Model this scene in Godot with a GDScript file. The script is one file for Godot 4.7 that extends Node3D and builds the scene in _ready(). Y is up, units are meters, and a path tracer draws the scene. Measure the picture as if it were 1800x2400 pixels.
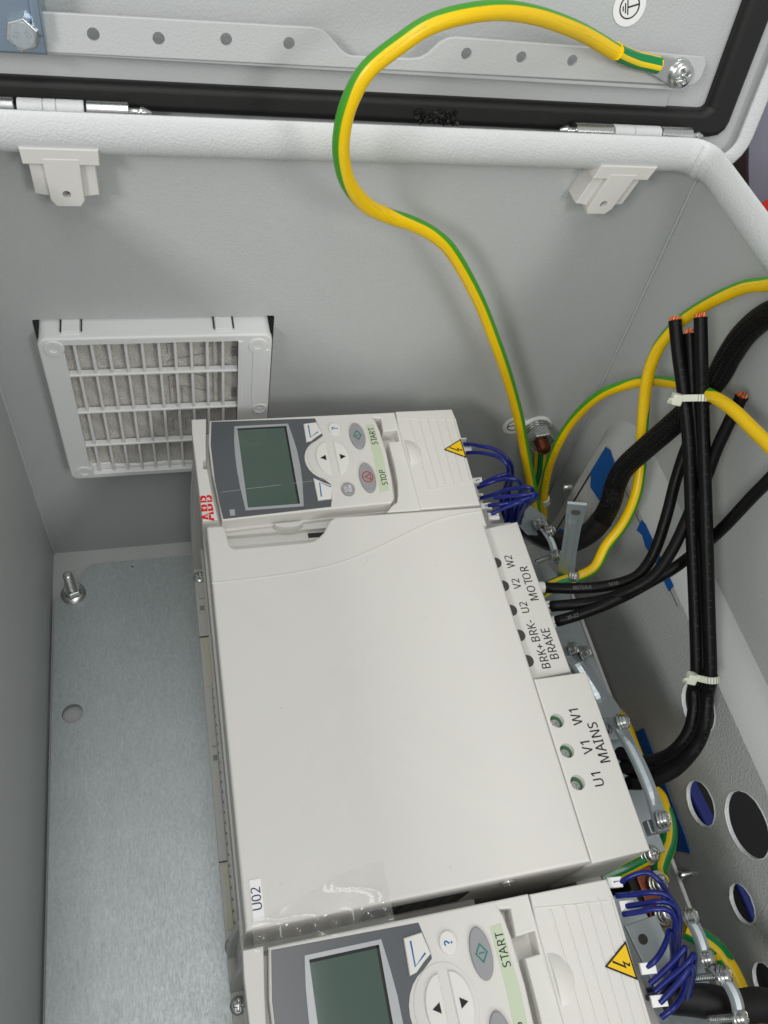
extends Node3D
# An open electrical enclosure lying on its back, two motor drives on its mounting plate. x runs along the far wall, y up from the plate, z towards the viewer; metres.

const OFF := 0.2557                       # from one drive to the next
const TOP := 0.165                        # height of the drives' front covers
var M := {}
var rng := RandomNumberGenerator.new()
var font: SystemFont
var letters := {}
var fonts := {}
var spans := {}

# ---------------------------------------------------------------- mesh building
class Shape:
	var v := PackedVector3Array()
	var n := PackedVector3Array()
	var uv := PackedVector2Array()
	func tri(a: Vector3, b: Vector3, c: Vector3, na: Vector3, nb: Vector3, nc: Vector3, ua := Vector2.ZERO, ub := Vector2.ZERO, uc := Vector2.ZERO) -> void:
		if (b - a).cross(c - a).length_squared() < 1e-18:
			return
		if (b - a).cross(c - a).dot(na + nb + nc) > 0.0:      # front faces run clockwise
			v.append_array([a, c, b]); n.append_array([na, nc, nb]); uv.append_array([ua, uc, ub])
		else:
			v.append_array([a, b, c]); n.append_array([na, nb, nc]); uv.append_array([ua, ub, uc])
	func quad(a: Vector3, b: Vector3, c: Vector3, d: Vector3, na: Vector3, nb: Vector3, nc: Vector3, nd: Vector3, ua := Vector2.ZERO, ub := Vector2.ZERO, uc := Vector2.ZERO, ud := Vector2.ZERO) -> void:
		tri(a, b, c, na, nb, nc, ua, ub, uc)
		tri(a, c, d, na, nc, nd, ua, uc, ud)
	func flat(a: Vector3, b: Vector3, c: Vector3, d: Vector3, out: Vector3) -> void:
		var k := (c - a).cross(d - b)
		if k.length_squared() < 1e-20:
			k = (b - a).cross(c - a)
		if k.length_squared() < 1e-24:
			return
		k = k.normalized()
		if k.dot(out) < 0.0:
			k = -k
		quad(a, b, c, d, k, k, k, k)
	func mesh(t := Transform3D()) -> ArrayMesh:
		var arr := []
		arr.resize(Mesh.ARRAY_MAX)
		var vv := v.duplicate()
		var nn := n.duplicate()
		if t != Transform3D():
			for i in vv.size():
				vv[i] = t * vv[i]
				nn[i] = (t.basis * nn[i]).normalized()
		arr[Mesh.ARRAY_VERTEX] = vv
		arr[Mesh.ARRAY_NORMAL] = nn
		arr[Mesh.ARRAY_TEX_UV] = uv
		var m := ArrayMesh.new()
		m.add_surface_from_arrays(Mesh.PRIMITIVE_TRIANGLES, arr)
		return m

func V(x: float, y: float, z: float) -> Vector3:
	return Vector3(x, y, z)

func P(x: float, y: float) -> Vector2:
	return Vector2(x, y)

func area(p: Array) -> float:
	var s := 0.0
	for i in p.size():
		s += (p[i] as Vector2).cross(p[(i + 1) % p.size()])
	return s * 0.5

func inset(p: Array, d: float) -> Array:                       # p runs counter-clockwise
	var out := []
	var c := p.size()
	for i in c:
		var a: Vector2 = p[(i + c - 1) % c]
		var b: Vector2 = p[i]
		var e: Vector2 = p[(i + 1) % c]
		var n1 := (b - a).normalized().rotated(PI / 2)
		var n2 := (e - b).normalized().rotated(PI / 2)
		var m := (n1 + n2)
		m = m / maxf(m.length_squared() * 0.5, 0.35)
		out.append(b + m * d)
	return out

func bridge(p: Array, holes: Array) -> Array:          # joins every hole to what lies to the right of it
	var poly := p.duplicate()
	var hs := holes.duplicate()
	hs.sort_custom(func(a, b): return _maxx(a) > _maxx(b))
	for h in hs:
		var hole: Array = (h as Array).duplicate()
		if area(hole) > 0: hole.reverse()
		var hi := 0
		for i in hole.size():
			if hole[i].x > hole[hi].x: hi = i
		var o: Vector2 = hole[hi]
		var best := -1
		var bx := 1e9
		for i in poly.size():
			var q0: Vector2 = poly[i]
			var q1: Vector2 = poly[(i + 1) % poly.size()]
			if (q0.y > o.y) == (q1.y > o.y): continue
			var x := lerpf(q0.x, q1.x, (o.y - q0.y) / (q1.y - q0.y))
			if x > o.x and x < bx:
				bx = x
				best = i
		var joined := poly.slice(0, best + 1)
		joined.append(P(bx, o.y))
		for k in hole.size() + 1:
			joined.append(hole[(hi + k) % hole.size()])
		joined.append(P(bx, o.y))
		joined.append_array(poly.slice(best + 1))
		poly = joined
	return poly

func _maxx(a: Array) -> float:
	var m := -1e9
	for q in a: m = maxf(m, q.x)
	return m

# polygon in x,y, raised along +z from z0 to z1; its front edge rounded by r
func prism(p0: Array, z0: float, z1: float, r := 0.0, holes := [], steps := 3) -> Shape:
	var s := Shape.new()
	var p := p0.duplicate()
	if area(p) < 0: p.reverse()
	var rings := []
	if r > 0.0:
		for k in steps + 1:
			var a := PI / 2 * k / steps
			rings.append([inset(p, r * (1 - cos(a))) if k > 0 else p, z1 - r + r * sin(a), a])
	else:
		rings.append([p, z1, 0.0])
	var c := p.size()
	for i in c:
		var a: Vector2 = p[i]
		var b: Vector2 = p[(i + 1) % c]
		var e := (b - a).normalized()
		if a.distance_to(b) < 1e-7: continue
		var sn := V(e.y, -e.x, 0)
		var pe: Vector2 = (a - (p[(i + c - 1) % c] as Vector2)).normalized()
		var ne: Vector2 = ((p[(i + 2) % c] as Vector2) - b).normalized()
		var na := sn
		var nb := sn
		if pe.dot(e) > 0.8: na = (sn + V(pe.y, -pe.x, 0)).normalized()
		if ne.dot(e) > 0.8: nb = (sn + V(ne.y, -ne.x, 0)).normalized()
		var l0 := V(a.x, a.y, z0)
		var l1 := V(b.x, b.y, z0)
		s.quad(l0, l1, V(b.x, b.y, rings[0][1]), V(a.x, a.y, rings[0][1]), na, nb, nb, na)
		for k in range(1, rings.size()):
			var q: Array = rings[k - 1]
			var w: Array = rings[k]
			var j := (i + 1) % c
			var up := V(0, 0, 1)
			s.quad(V(q[0][i].x, q[0][i].y, q[1]), V(q[0][j].x, q[0][j].y, q[1]), V(w[0][j].x, w[0][j].y, w[1]), V(w[0][i].x, w[0][i].y, w[1]),
				na * cos(q[2]) + up * sin(q[2]), nb * cos(q[2]) + up * sin(q[2]), nb * cos(w[2]) + up * sin(w[2]), na * cos(w[2]) + up * sin(w[2]))
	var front: Array = rings[-1][0]
	_cap(s, front, holes, rings[-1][1], 1.0)
	_cap(s, p, holes, z0, -1.0)
	for h in holes:
		var hc: int = h.size()
		var mid := Vector2.ZERO
		for q in h: mid += q / hc
		for i in hc:
			var a: Vector2 = h[i]
			var b: Vector2 = h[(i + 1) % hc]
			var fa := V(mid.x - a.x, mid.y - a.y, 0).normalized()
			var fb := V(mid.x - b.x, mid.y - b.y, 0).normalized()
			if hc < 9:
				var en := V(-(b - a).y, (b - a).x, 0).normalized()
				if en.dot(fa) < 0: en = -en
				fa = en
				fb = en
			s.quad(V(a.x, a.y, z0), V(b.x, b.y, z0), V(b.x, b.y, z1), V(a.x, a.y, z1), fa, fb, fb, fa)
	return s

func ears(p: Array) -> Array:                         # ear clipping that copes with bridges and points in line
	var l := []
	for i in p.size(): l.append(i)
	if area(p) < 0: l.reverse()
	var out := []
	while l.size() > 3:
		var c := l.size()
		var pick := -1
		var flattest := 0
		var least := 1e9
		for i in c:
			var a: Vector2 = p[l[(i + c - 1) % c]]
			var b: Vector2 = p[l[i]]
			var e: Vector2 = p[l[(i + 1) % c]]
			var k := (b - a).cross(e - b)
			if absf(k) < least:
				least = absf(k)
				flattest = i
			if k < 1e-6: continue
			var clear := true
			for j in c:
				var q: Vector2 = p[l[j]]
				if q.x < minf(a.x, minf(b.x, e.x)) or q.x > maxf(a.x, maxf(b.x, e.x)) or q == a or q == b or q == e: continue
				if (b - a).cross(q - a) > -1e-7 and (e - b).cross(q - b) > -1e-7 and (a - e).cross(q - e) > -1e-7:
					clear = false
					break
			if clear:
				pick = i
				break
		if pick < 0:
			l.remove_at(flattest)
			continue
		out.append_array([l[(pick + c - 1) % c], l[pick], l[(pick + 1) % c]])
		l.remove_at(pick)
	out.append_array(l)
	return out

func _cap(s: Shape, p: Array, holes: Array, z: float, side: float) -> void:
	var big := func(l: Array) -> Array:              # in millimetres: the triangulation has a fixed tolerance
		var o := []
		for q in l: o.append(q * 1000.0)
		return o
	var poly: Array = big.call(p)
	if not holes.is_empty():
		var hh := []
		for h in holes: hh.append(big.call(h))
		poly = bridge(poly, hh)
	var idx := ears(poly)
	var k := V(0, 0, side)
	for i in range(0, idx.size(), 3):
		var a: Vector2 = poly[idx[i]] / 1000.0
		var b: Vector2 = poly[idx[i + 1]] / 1000.0
		var c: Vector2 = poly[idx[i + 2]] / 1000.0
		s.tri(V(a.x, a.y, z), V(b.x, b.y, z), V(c.x, c.y, z), k, k, k, a, b, c)

const YUP := Basis(Vector3(1, 0, 0), Vector3(0, 0, -1), Vector3(0, 1, 0))      # (x, -z, height)
const INX := Basis(Vector3(0, 0, 1), Vector3(0, 1, 0), Vector3(-1, 0, 0))      # (z, y, -x): faces the left
const FLATTEXT := Basis(Vector3(0, 0, -1), Vector3(-1, 0, 0), Vector3(0, 1, 0))  # lettering on the drives: reads away from the viewer

# polygon in (x, z), raised from y0 to y1
func slab(p: Array, y0: float, y1: float, r := 0.0, holes := []) -> ArrayMesh:
	var q := []
	for a in p: q.append(P(a.x, -a.y))
	var hh := []
	for h in holes:
		var g := []
		for a in h: g.append(P(a.x, -a.y))
		hh.append(g)
	return prism(q, y0, y1, r, hh).mesh(Transform3D(YUP, Vector3.ZERO))

func rect(x0: float, y0: float, x1: float, y1: float, r := 0.0, n := 5) -> Array:
	if r <= 0.0:
		return [P(x0, y0), P(x1, y0), P(x1, y1), P(x0, y1)]
	var out := []
	for c in [[x1 - r, y0 + r, -PI / 2], [x1 - r, y1 - r, 0.0], [x0 + r, y1 - r, PI / 2], [x0 + r, y0 + r, PI]]:
		for k in n + 1:
			var a: float = c[2] + PI / 2 * k / n
			out.append(P(c[0] + cos(a) * r, c[1] + sin(a) * r))
	return out

func ring(cx: float, cy: float, rx: float, n := 24, ry := -1.0, turn := 0.0) -> Array:
	var out := []
	for k in n:
		var a := TAU * k / n
		out.append(P(cx, cy) + P(cos(a) * rx, sin(a) * (ry if ry > 0 else rx)).rotated(turn))
	return out

func block(a: Vector3, b: Vector3, r := 0.0) -> ArrayMesh:         # a box between two corners, upper edges rounded
	return slab(rect(a.x, a.z, b.x, b.z), a.y, b.y, r)

func smooth_path(pts: Array, sub := 6) -> Array:
	var out := []
	for i in pts.size() - 1:
		var p0: Vector3 = pts[maxi(i - 1, 0)]
		var p1: Vector3 = pts[i]
		var p2: Vector3 = pts[i + 1]
		var p3: Vector3 = pts[mini(i + 2, pts.size() - 1)]
		for k in sub:
			out.append(p1.cubic_interpolate(p2, p0, p3, float(k) / sub))
	out.append(pts[-1])
	return out

# a round or flattened tube along a path; u runs round it, v along it
func tube(pts: Array, r: float, sides := 14, roll := 0.0, sub := 6, squash := 1.0, twist := 0.0, caps := true, stripe := []) -> Shape:
	var s := Shape.new()
	var path := smooth_path(pts, sub) if sub > 1 else pts
	var c := path.size()
	var t0: Vector3 = (path[1] - path[0]).normalized()
	var up := V(0, 1, 0) if absf(t0.y) < 0.9 else V(0, 0, 1)
	up = (up - t0 * up.dot(t0)).normalized()
	var rows := []
	var norms := []
	var run := 0.0
	var lens := []
	for i in c:
		var t: Vector3 = (path[mini(i + 1, c - 1)] - path[maxi(i - 1, 0)]).normalized()
		up = (up - t * up.dot(t)).normalized()
		var side := t.cross(up)
		var row := []
		var nr := []
		var start := roll + twist * i / c
		if not stripe.is_empty():                     # turn the green stripe towards the given side: [share of the length, direction] pairs
			var f := float(i) / (c - 1)
			var g: Vector3 = stripe[-1][1]
			for j in range(stripe.size() - 1, -1, -1):
				if f <= stripe[j][0]:
					var w: Vector3 = stripe[maxi(j - 1, 0)][1]
					g = w.lerp(stripe[j][1], 1.0 if j == 0 else smoothstep(stripe[j - 1][0], stripe[j][0], f))
			start = atan2(g.dot(side), g.dot(up)) - 1.13
		for k in sides + 1:
			var a := TAU * k / sides + start
			row.append(path[i] + (up * cos(a) * squash + side * sin(a)) * r)
			nr.append((up * cos(a) / squash + side * sin(a)).normalized())
		rows.append(row)
		norms.append(nr)
		if i > 0: run += (path[i] as Vector3).distance_to(path[i - 1])
		lens.append(run)
	for i in c - 1:
		for k in sides:
			var u0 := float(k) / sides
			var u1 := float(k + 1) / sides
			var w0: float = lens[i] / 0.03
			var w1: float = lens[i + 1] / 0.03
			s.quad(rows[i][k], rows[i][k + 1], rows[i + 1][k + 1], rows[i + 1][k], norms[i][k], norms[i][k + 1], norms[i + 1][k + 1], norms[i + 1][k], P(u0, w0), P(u1, w0), P(u1, w1), P(u0, w1))
	if caps:
		for e in [0, c - 1]:
			var out: Vector3 = (path[0] - path[1]).normalized() if e == 0 else (path[c - 1] - path[c - 2]).normalized()
			for k in sides:
				s.tri(path[e], rows[e][k], rows[e][k + 1], out, out, out)
	return s

# (radius, height) pairs turned about +z
func lathe(prof: Array, sides := 24, crease := 0.75) -> Shape:
	var s := Shape.new()
	var c := prof.size()
	var sn := []
	for i in c - 1:
		var d: Vector2 = prof[i + 1] - prof[i]
		sn.append(P(d.y, -d.x).normalized())
	for i in c - 1:
		var na: Vector2 = sn[i]
		var nb: Vector2 = sn[i]
		if i > 0 and sn[i - 1].dot(sn[i]) > crease: na = (sn[i - 1] + sn[i]).normalized()
		if i < c - 2 and sn[i + 1].dot(sn[i]) > crease: nb = (sn[i + 1] + sn[i]).normalized()
		for k in sides:
			var a := TAU * k / sides
			var b := TAU * (k + 1) / sides
			var ca := V(cos(a), sin(a), 0)
			var cb := V(cos(b), sin(b), 0)
			var up := V(0, 0, 1)
			s.quad(ca * prof[i].x + up * prof[i].y, cb * prof[i].x + up * prof[i].y, cb * prof[i + 1].x + up * prof[i + 1].y, ca * prof[i + 1].x + up * prof[i + 1].y,
				ca * na.x + up * na.y, cb * na.x + up * na.y, cb * nb.x + up * nb.y, ca * nb.x + up * nb.y)
	return s

func aim(at: Vector3, dir: Vector3, turn := 0.0) -> Transform3D:      # +z of a shape along dir
	var z := dir.normalized()
	var up := V(0, 1, 0) if absf(z.y) < 0.95 else V(0, 0, -1)
	var x := up.cross(z).normalized()
	return Transform3D(Basis(x, z.cross(x), z) * Basis(V(0, 0, 1), turn), at)

# domed screw head with a real cross recess, radius 1, on its base at z = 0
func screw_head(dome := 0.55, cross := true) -> Shape:
	var s := Shape.new()
	var R := 16
	var A := 48
	var hgt := func(x: float, y: float) -> float:
		var rr := minf(Vector2(x, y).length(), 1.0)
		var h := dome * (0.35 + 0.65 * sqrt(maxf(1.0 - rr * rr * 0.96, 0.0)))
		if cross:
			var ax := absf(x)
			var ay := absf(y)
			var m := minf(ax, ay)
			var l := maxf(ax, ay)
			var cut := smoothstep(0.19, 0.11, m) * smoothstep(0.66, 0.5, l)
			h -= cut * dome * 0.75
		return h
	var pt := func(i: int, k: int) -> Vector3:
		var r := float(i) / R
		var a := TAU * k / A
		return Vector3(cos(a) * r, sin(a) * r, hgt.call(cos(a) * r, sin(a) * r))
	var nm := func(i: int, k: int) -> Vector3:
		var r := minf(float(i) / R, 0.97)
		var a := TAU * k / A
		var x := cos(a) * r
		var y := sin(a) * r
		var e := 0.02
		return Vector3(hgt.call(x - e, y) - hgt.call(x + e, y), hgt.call(x, y - e) - hgt.call(x, y + e), 2 * e).normalized()
	for i in R:
		for k in A:
			s.quad(pt.call(i, k), pt.call(i + 1, k), pt.call(i + 1, k + 1), pt.call(i, k + 1), nm.call(i, k), nm.call(i + 1, k), nm.call(i + 1, k + 1), nm.call(i, k + 1))
	for k in A:
		var a: Vector3 = pt.call(R, k)
		var b: Vector3 = pt.call(R, k + 1)
		var na := V(a.x, a.y, 0).normalized()
		var nb := V(b.x, b.y, 0).normalized()
		s.quad(V(a.x, a.y, 0), V(b.x, b.y, 0), b, a, na, nb, nb, na)
	return s

func hexagon(r: float, h: float, chamfer := 0.18) -> Shape:
	return prism(ring(0, 0, r, 6), 0, h, r * chamfer, [], 2)

# ---------------------------------------------------------------- nodes
func put(called: String, mesh: Mesh, m: Material, parent: Node3D, t := Transform3D()) -> MeshInstance3D:
	var o := MeshInstance3D.new()
	o.name = called
	o.mesh = mesh
	o.material_override = m
	o.transform = t
	parent.add_child(o, true)
	return o

var used := {}
func numbered(called: String) -> String:
	used[called] = used.get(called, -1) + 1
	return called if used[called] == 0 else "%s_%03d" % [called, used[called]]

func thing(called: String, label: String, category: String, group := "", at := Vector3.ZERO) -> Node3D:
	var o := Node3D.new()
	o.name = numbered(called)
	o.position = at
	add_child(o)
	return tag(o, label, category, group)

func tag(o: Node3D, label: String, category: String, group := "") -> Node3D:
	o.set_meta("label", label)
	o.set_meta("category", category)
	if group: o.set_meta("group", group)
	return o

func solo(called: String, mesh: Mesh, m: Material, label: String, category: String, group := "", t := Transform3D()) -> MeshInstance3D:
	var o := put(numbered(called), mesh, m, self, t)
	tag(o, label, category, group)
	return o

func word(text: String, size: float, m: Material, parent: Node3D, at: Vector3, b: Basis, called := "lettering", bold := false, depth := 0.00025) -> MeshInstance3D:
	var key := text + str(size) + str(bold)
	if not letters.has(key):
		var t := TextMesh.new()
		t.text = text
		t.font = fonts[bold]
		t.font_size = 16
		t.pixel_size = size / 11.4                 # size is the height of a capital
		t.depth = depth
		t.curve_step = 0.4
		letters[key] = t
	return put(called, letters[key], m, parent, Transform3D(b, at))

func _ready() -> void:
	# camera
	var cam := Camera3D.new()
	cam.name = "camera"
	cam.keep_aspect = Camera3D.KEEP_HEIGHT
	cam.fov = 65.1
	cam.near = 0.01
	cam.far = 20.0
	cam.transform = Transform3D(Basis(V(0.96665, 0.15803, 0.20155), V(0.07773, 0.56883, -0.81877), V(-0.24404, 0.80713, 0.53757)).orthonormalized(), V(0.0876, 0.5, 0.3207))
	add_child(cam)
	# the workshop round the enclosure: evenly grey, lit from ceiling panels
	var env := WorldEnvironment.new()
	env.name = "surroundings"
	var e := Environment.new()
	e.background_mode = Environment.BG_COLOR
	e.background_color = Color(0.62, 0.625, 0.63)
	e.tonemap_mode = Environment.TONE_MAPPER_LINEAR
	e.tonemap_exposure = 1.36
	e.sdfgi_enabled = true
	e.ssao_enabled = true
	e.ssil_enabled = true
	env.environment = e
	add_child(env)
	ceiling_panel(V(-0.95, 1.20, 1.20), V(0.15, 0.1, 0.15), 0.78, P(0.25, 0.5))
	ceiling_panel(V(0.85, 1.15, 1.70), V(0.2, 0.2, 0.05), 0.50, P(0.25, 0.5))
	ceiling_panel(V(0.10, 1.60, 0.50), V(0.15, 0.1, 0.2), 0.44, P(0.3, 1.2))
	rng.seed = 77
	materials()
	enclosure()
	plate()
	filter()
	bracket(0.0525, 0.0, "left hand grey plastic bracket with a hole under the far rim, above the filter")
	bracket(0.2995, 0.28, "right hand grey plastic bracket with a hole, tapering, under the far rim near the corner")
	drives()
	earth_points()
	clamps()
	cables()
	tape()
	outside()

func ceiling_panel(at: Vector3, to: Vector3, energy: float, size: Vector2) -> void:
	var l := AreaLight3D.new()
	l.name = "ceiling_light"
	l.area_size = size
	l.light_energy = energy
	l.light_color = Color(1.0, 0.995, 0.985)
	l.area_range = 8.0
	l.area_attenuation = 2.0
	l.shadow_enabled = true
	l.transform = Transform3D(Basis(), at).looking_at(to, V(0, 0, 1))
	add_child(l, true)

# ---------------------------------------------------------------- materials
func noise_tex(freq: float, seed_: int, size := 512, kind := FastNoiseLite.TYPE_SIMPLEX_SMOOTH, oct := 3, ramp: Gradient = null) -> NoiseTexture2D:
	var f := FastNoiseLite.new()
	f.seed = seed_
	f.noise_type = kind
	f.frequency = freq
	f.fractal_octaves = oct
	var t := NoiseTexture2D.new()
	t.noise = f
	t.width = size
	t.height = size
	t.seamless = true
	if ramp: t.color_ramp = ramp
	return t

func std(c: Color, rough: float, metal := 0.0) -> StandardMaterial3D:
	var m := StandardMaterial3D.new()
	m.albedo_color = c
	m.roughness = rough
	m.metallic = metal
	return m

func grey(v: float) -> Color:
	return Color(v, v, v)

func triplanar(m: StandardMaterial3D, tile: float) -> void:
	m.uv1_triplanar = true
	m.uv1_world_triplanar = true
	m.uv1_scale = Vector3.ONE / tile

func relief(m: StandardMaterial3D, t: Texture2D, cm: float) -> void:
	m.heightmap_enabled = true
	m.heightmap_texture = t
	m.heightmap_scale = cm

func ramp2(a: Color, b: Color, pa := 0.0, pb := 1.0) -> Gradient:
	var g := Gradient.new()
	g.set_color(0, a)
	g.set_color(1, b)
	g.set_offset(0, pa)
	g.set_offset(1, pb)
	return g

func zinc_image(seed_: int, lo: float, hi: float) -> ImageTexture:
	var im := Image.create(768, 768, false, Image.FORMAT_RGB8)
	var r := RandomNumberGenerator.new()
	r.seed = seed_
	var big := FastNoiseLite.new()
	big.seed = seed_
	big.frequency = 0.011
	big.fractal_octaves = 3
	# grain drawn out a little along the rolling direction; the last rows run over into the first
	var row := PackedFloat32Array()
	for x in 768: row.append(r.randf())
	var lead := []
	for y in range(-80, 768):
		var line := PackedFloat32Array()
		for x in 768:
			row[x] = lerpf(row[x], r.randf(), 0.40)
			line.append(row[x])
		if y < 0:
			lead.append(line)
			continue
		var t := clampf((y - 688) / 80.0, 0.0, 1.0)
		for x in 768:
			var g: float = line[x] if t <= 0.0 else lerpf(line[x], lead[y - 688][x], t)
			var tx := clampf((x - 688) / 80.0, 0.0, 1.0)
			var w := lerpf(lerpf(big.get_noise_2d(x, y), big.get_noise_2d(x - 768, y), tx), lerpf(big.get_noise_2d(x, y - 768), big.get_noise_2d(x - 768, y - 768), tx), t)
			var v := lerpf(lo, hi, clampf(0.5 + (g - 0.5) * 1.0 + w * 0.10, 0, 1))
			im.set_pixel(x, y, Color(v, v, v))
	return ImageTexture.create_from_image(im)

func speckled(base: Color, seed_: int, specks: int, blotch := 0.03) -> ImageTexture:
	var im := Image.create(1024, 1024, false, Image.FORMAT_RGB8)
	im.fill(base)
	var f := FastNoiseLite.new()
	f.seed = seed_
	f.frequency = 0.012
	for y in range(0, 1024, 8):
		for x in range(0, 1024, 8):
			var ax := TAU * x / 1024.0
			var ay := TAU * y / 1024.0
			var k := 1.0 + blotch * f.get_noise_3d(cos(ax) * 90, sin(ax) * 90 + cos(ay) * 90, sin(ay) * 90)
			im.fill_rect(Rect2i(x, y, 8, 8), Color(base.r * k, base.g * k, base.b * k))
	var r := RandomNumberGenerator.new()
	r.seed = seed_
	for i in specks:
		var x := r.randi_range(2, 1020)
		var y := r.randi_range(2, 1020)
		var d := r.randf_range(0.5, 0.85)
		for k in r.randi_range(1, 4):
			var px := clampi(x + r.randi_range(-1, 1), 0, 1023)
			var py := clampi(y + r.randi_range(-1, 1), 0, 1023)
			im.set_pixel(px, py, Color(base.r * d, base.g * d, base.b * d * 0.95))
	return ImageTexture.create_from_image(im)

func striped(share: float, a: Color, b: Color, bands := 1, soft := 3, scuffs := 0) -> ImageTexture:
	var im := Image.create(128, 512, false, Image.FORMAT_RGB8)
	var r := RandomNumberGenerator.new()
	r.seed = 5
	for y in 512:
		for x in 128:
			var u := fmod(float(x) / 128.0 * bands, 1.0)
			var e := float(soft) / 256.0 * bands
			var k := smoothstep(0.0, e, u) * (1.0 - smoothstep(share, share + e, u))
			var c := a.lerp(b, k)
			var q := 1.0 + (r.randf() - 0.5) * 0.04
			im.set_pixel(x, y, Color(c.r * q, c.g * q, c.b * q))
	for i in scuffs:                                     # rubbed lines along the insulation, and grubby spots
		var x := r.randi_range(0, 127)
		var y := r.randi_range(0, 420)
		var pale := r.randf() < 0.6
		for k in r.randi_range(6, 80):
			if r.randf() < 0.25: continue
			var c := im.get_pixel(x, mini(y + k, 511))
			im.set_pixel(x, mini(y + k, 511), c.lerp(Color(0.95, 0.88, 0.62) if pale else Color(0.55, 0.45, 0.12), 0.45))
			if r.randf() < 0.06: x = clampi(x + r.randi_range(-1, 1), 0, 127)
	return ImageTexture.create_from_image(im)

func braid_image() -> Array:
	var im := Image.create(128, 128, false, Image.FORMAT_RGB8)
	var hm := Image.create(128, 128, false, Image.FORMAT_RGB8)
	for y in 128:
		for x in 128:
			var a := fmod(x + y, 16.0) / 16.0
			var b := fmod(x - y + 128.0, 16.0) / 16.0
			var over := int(floor((x + y) / 16.0) + floor((x - y + 128) / 16.0)) % 2 == 0
			var h := sin(PI * (a if over else b))
			hm.set_pixel(x, y, Color(h, h, h))
			var c := 0.03 + 0.04 * h
			im.set_pixel(x, y, Color(c, c, c * 1.02))
	return [ImageTexture.create_from_image(im), ImageTexture.create_from_image(hm)]

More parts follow.
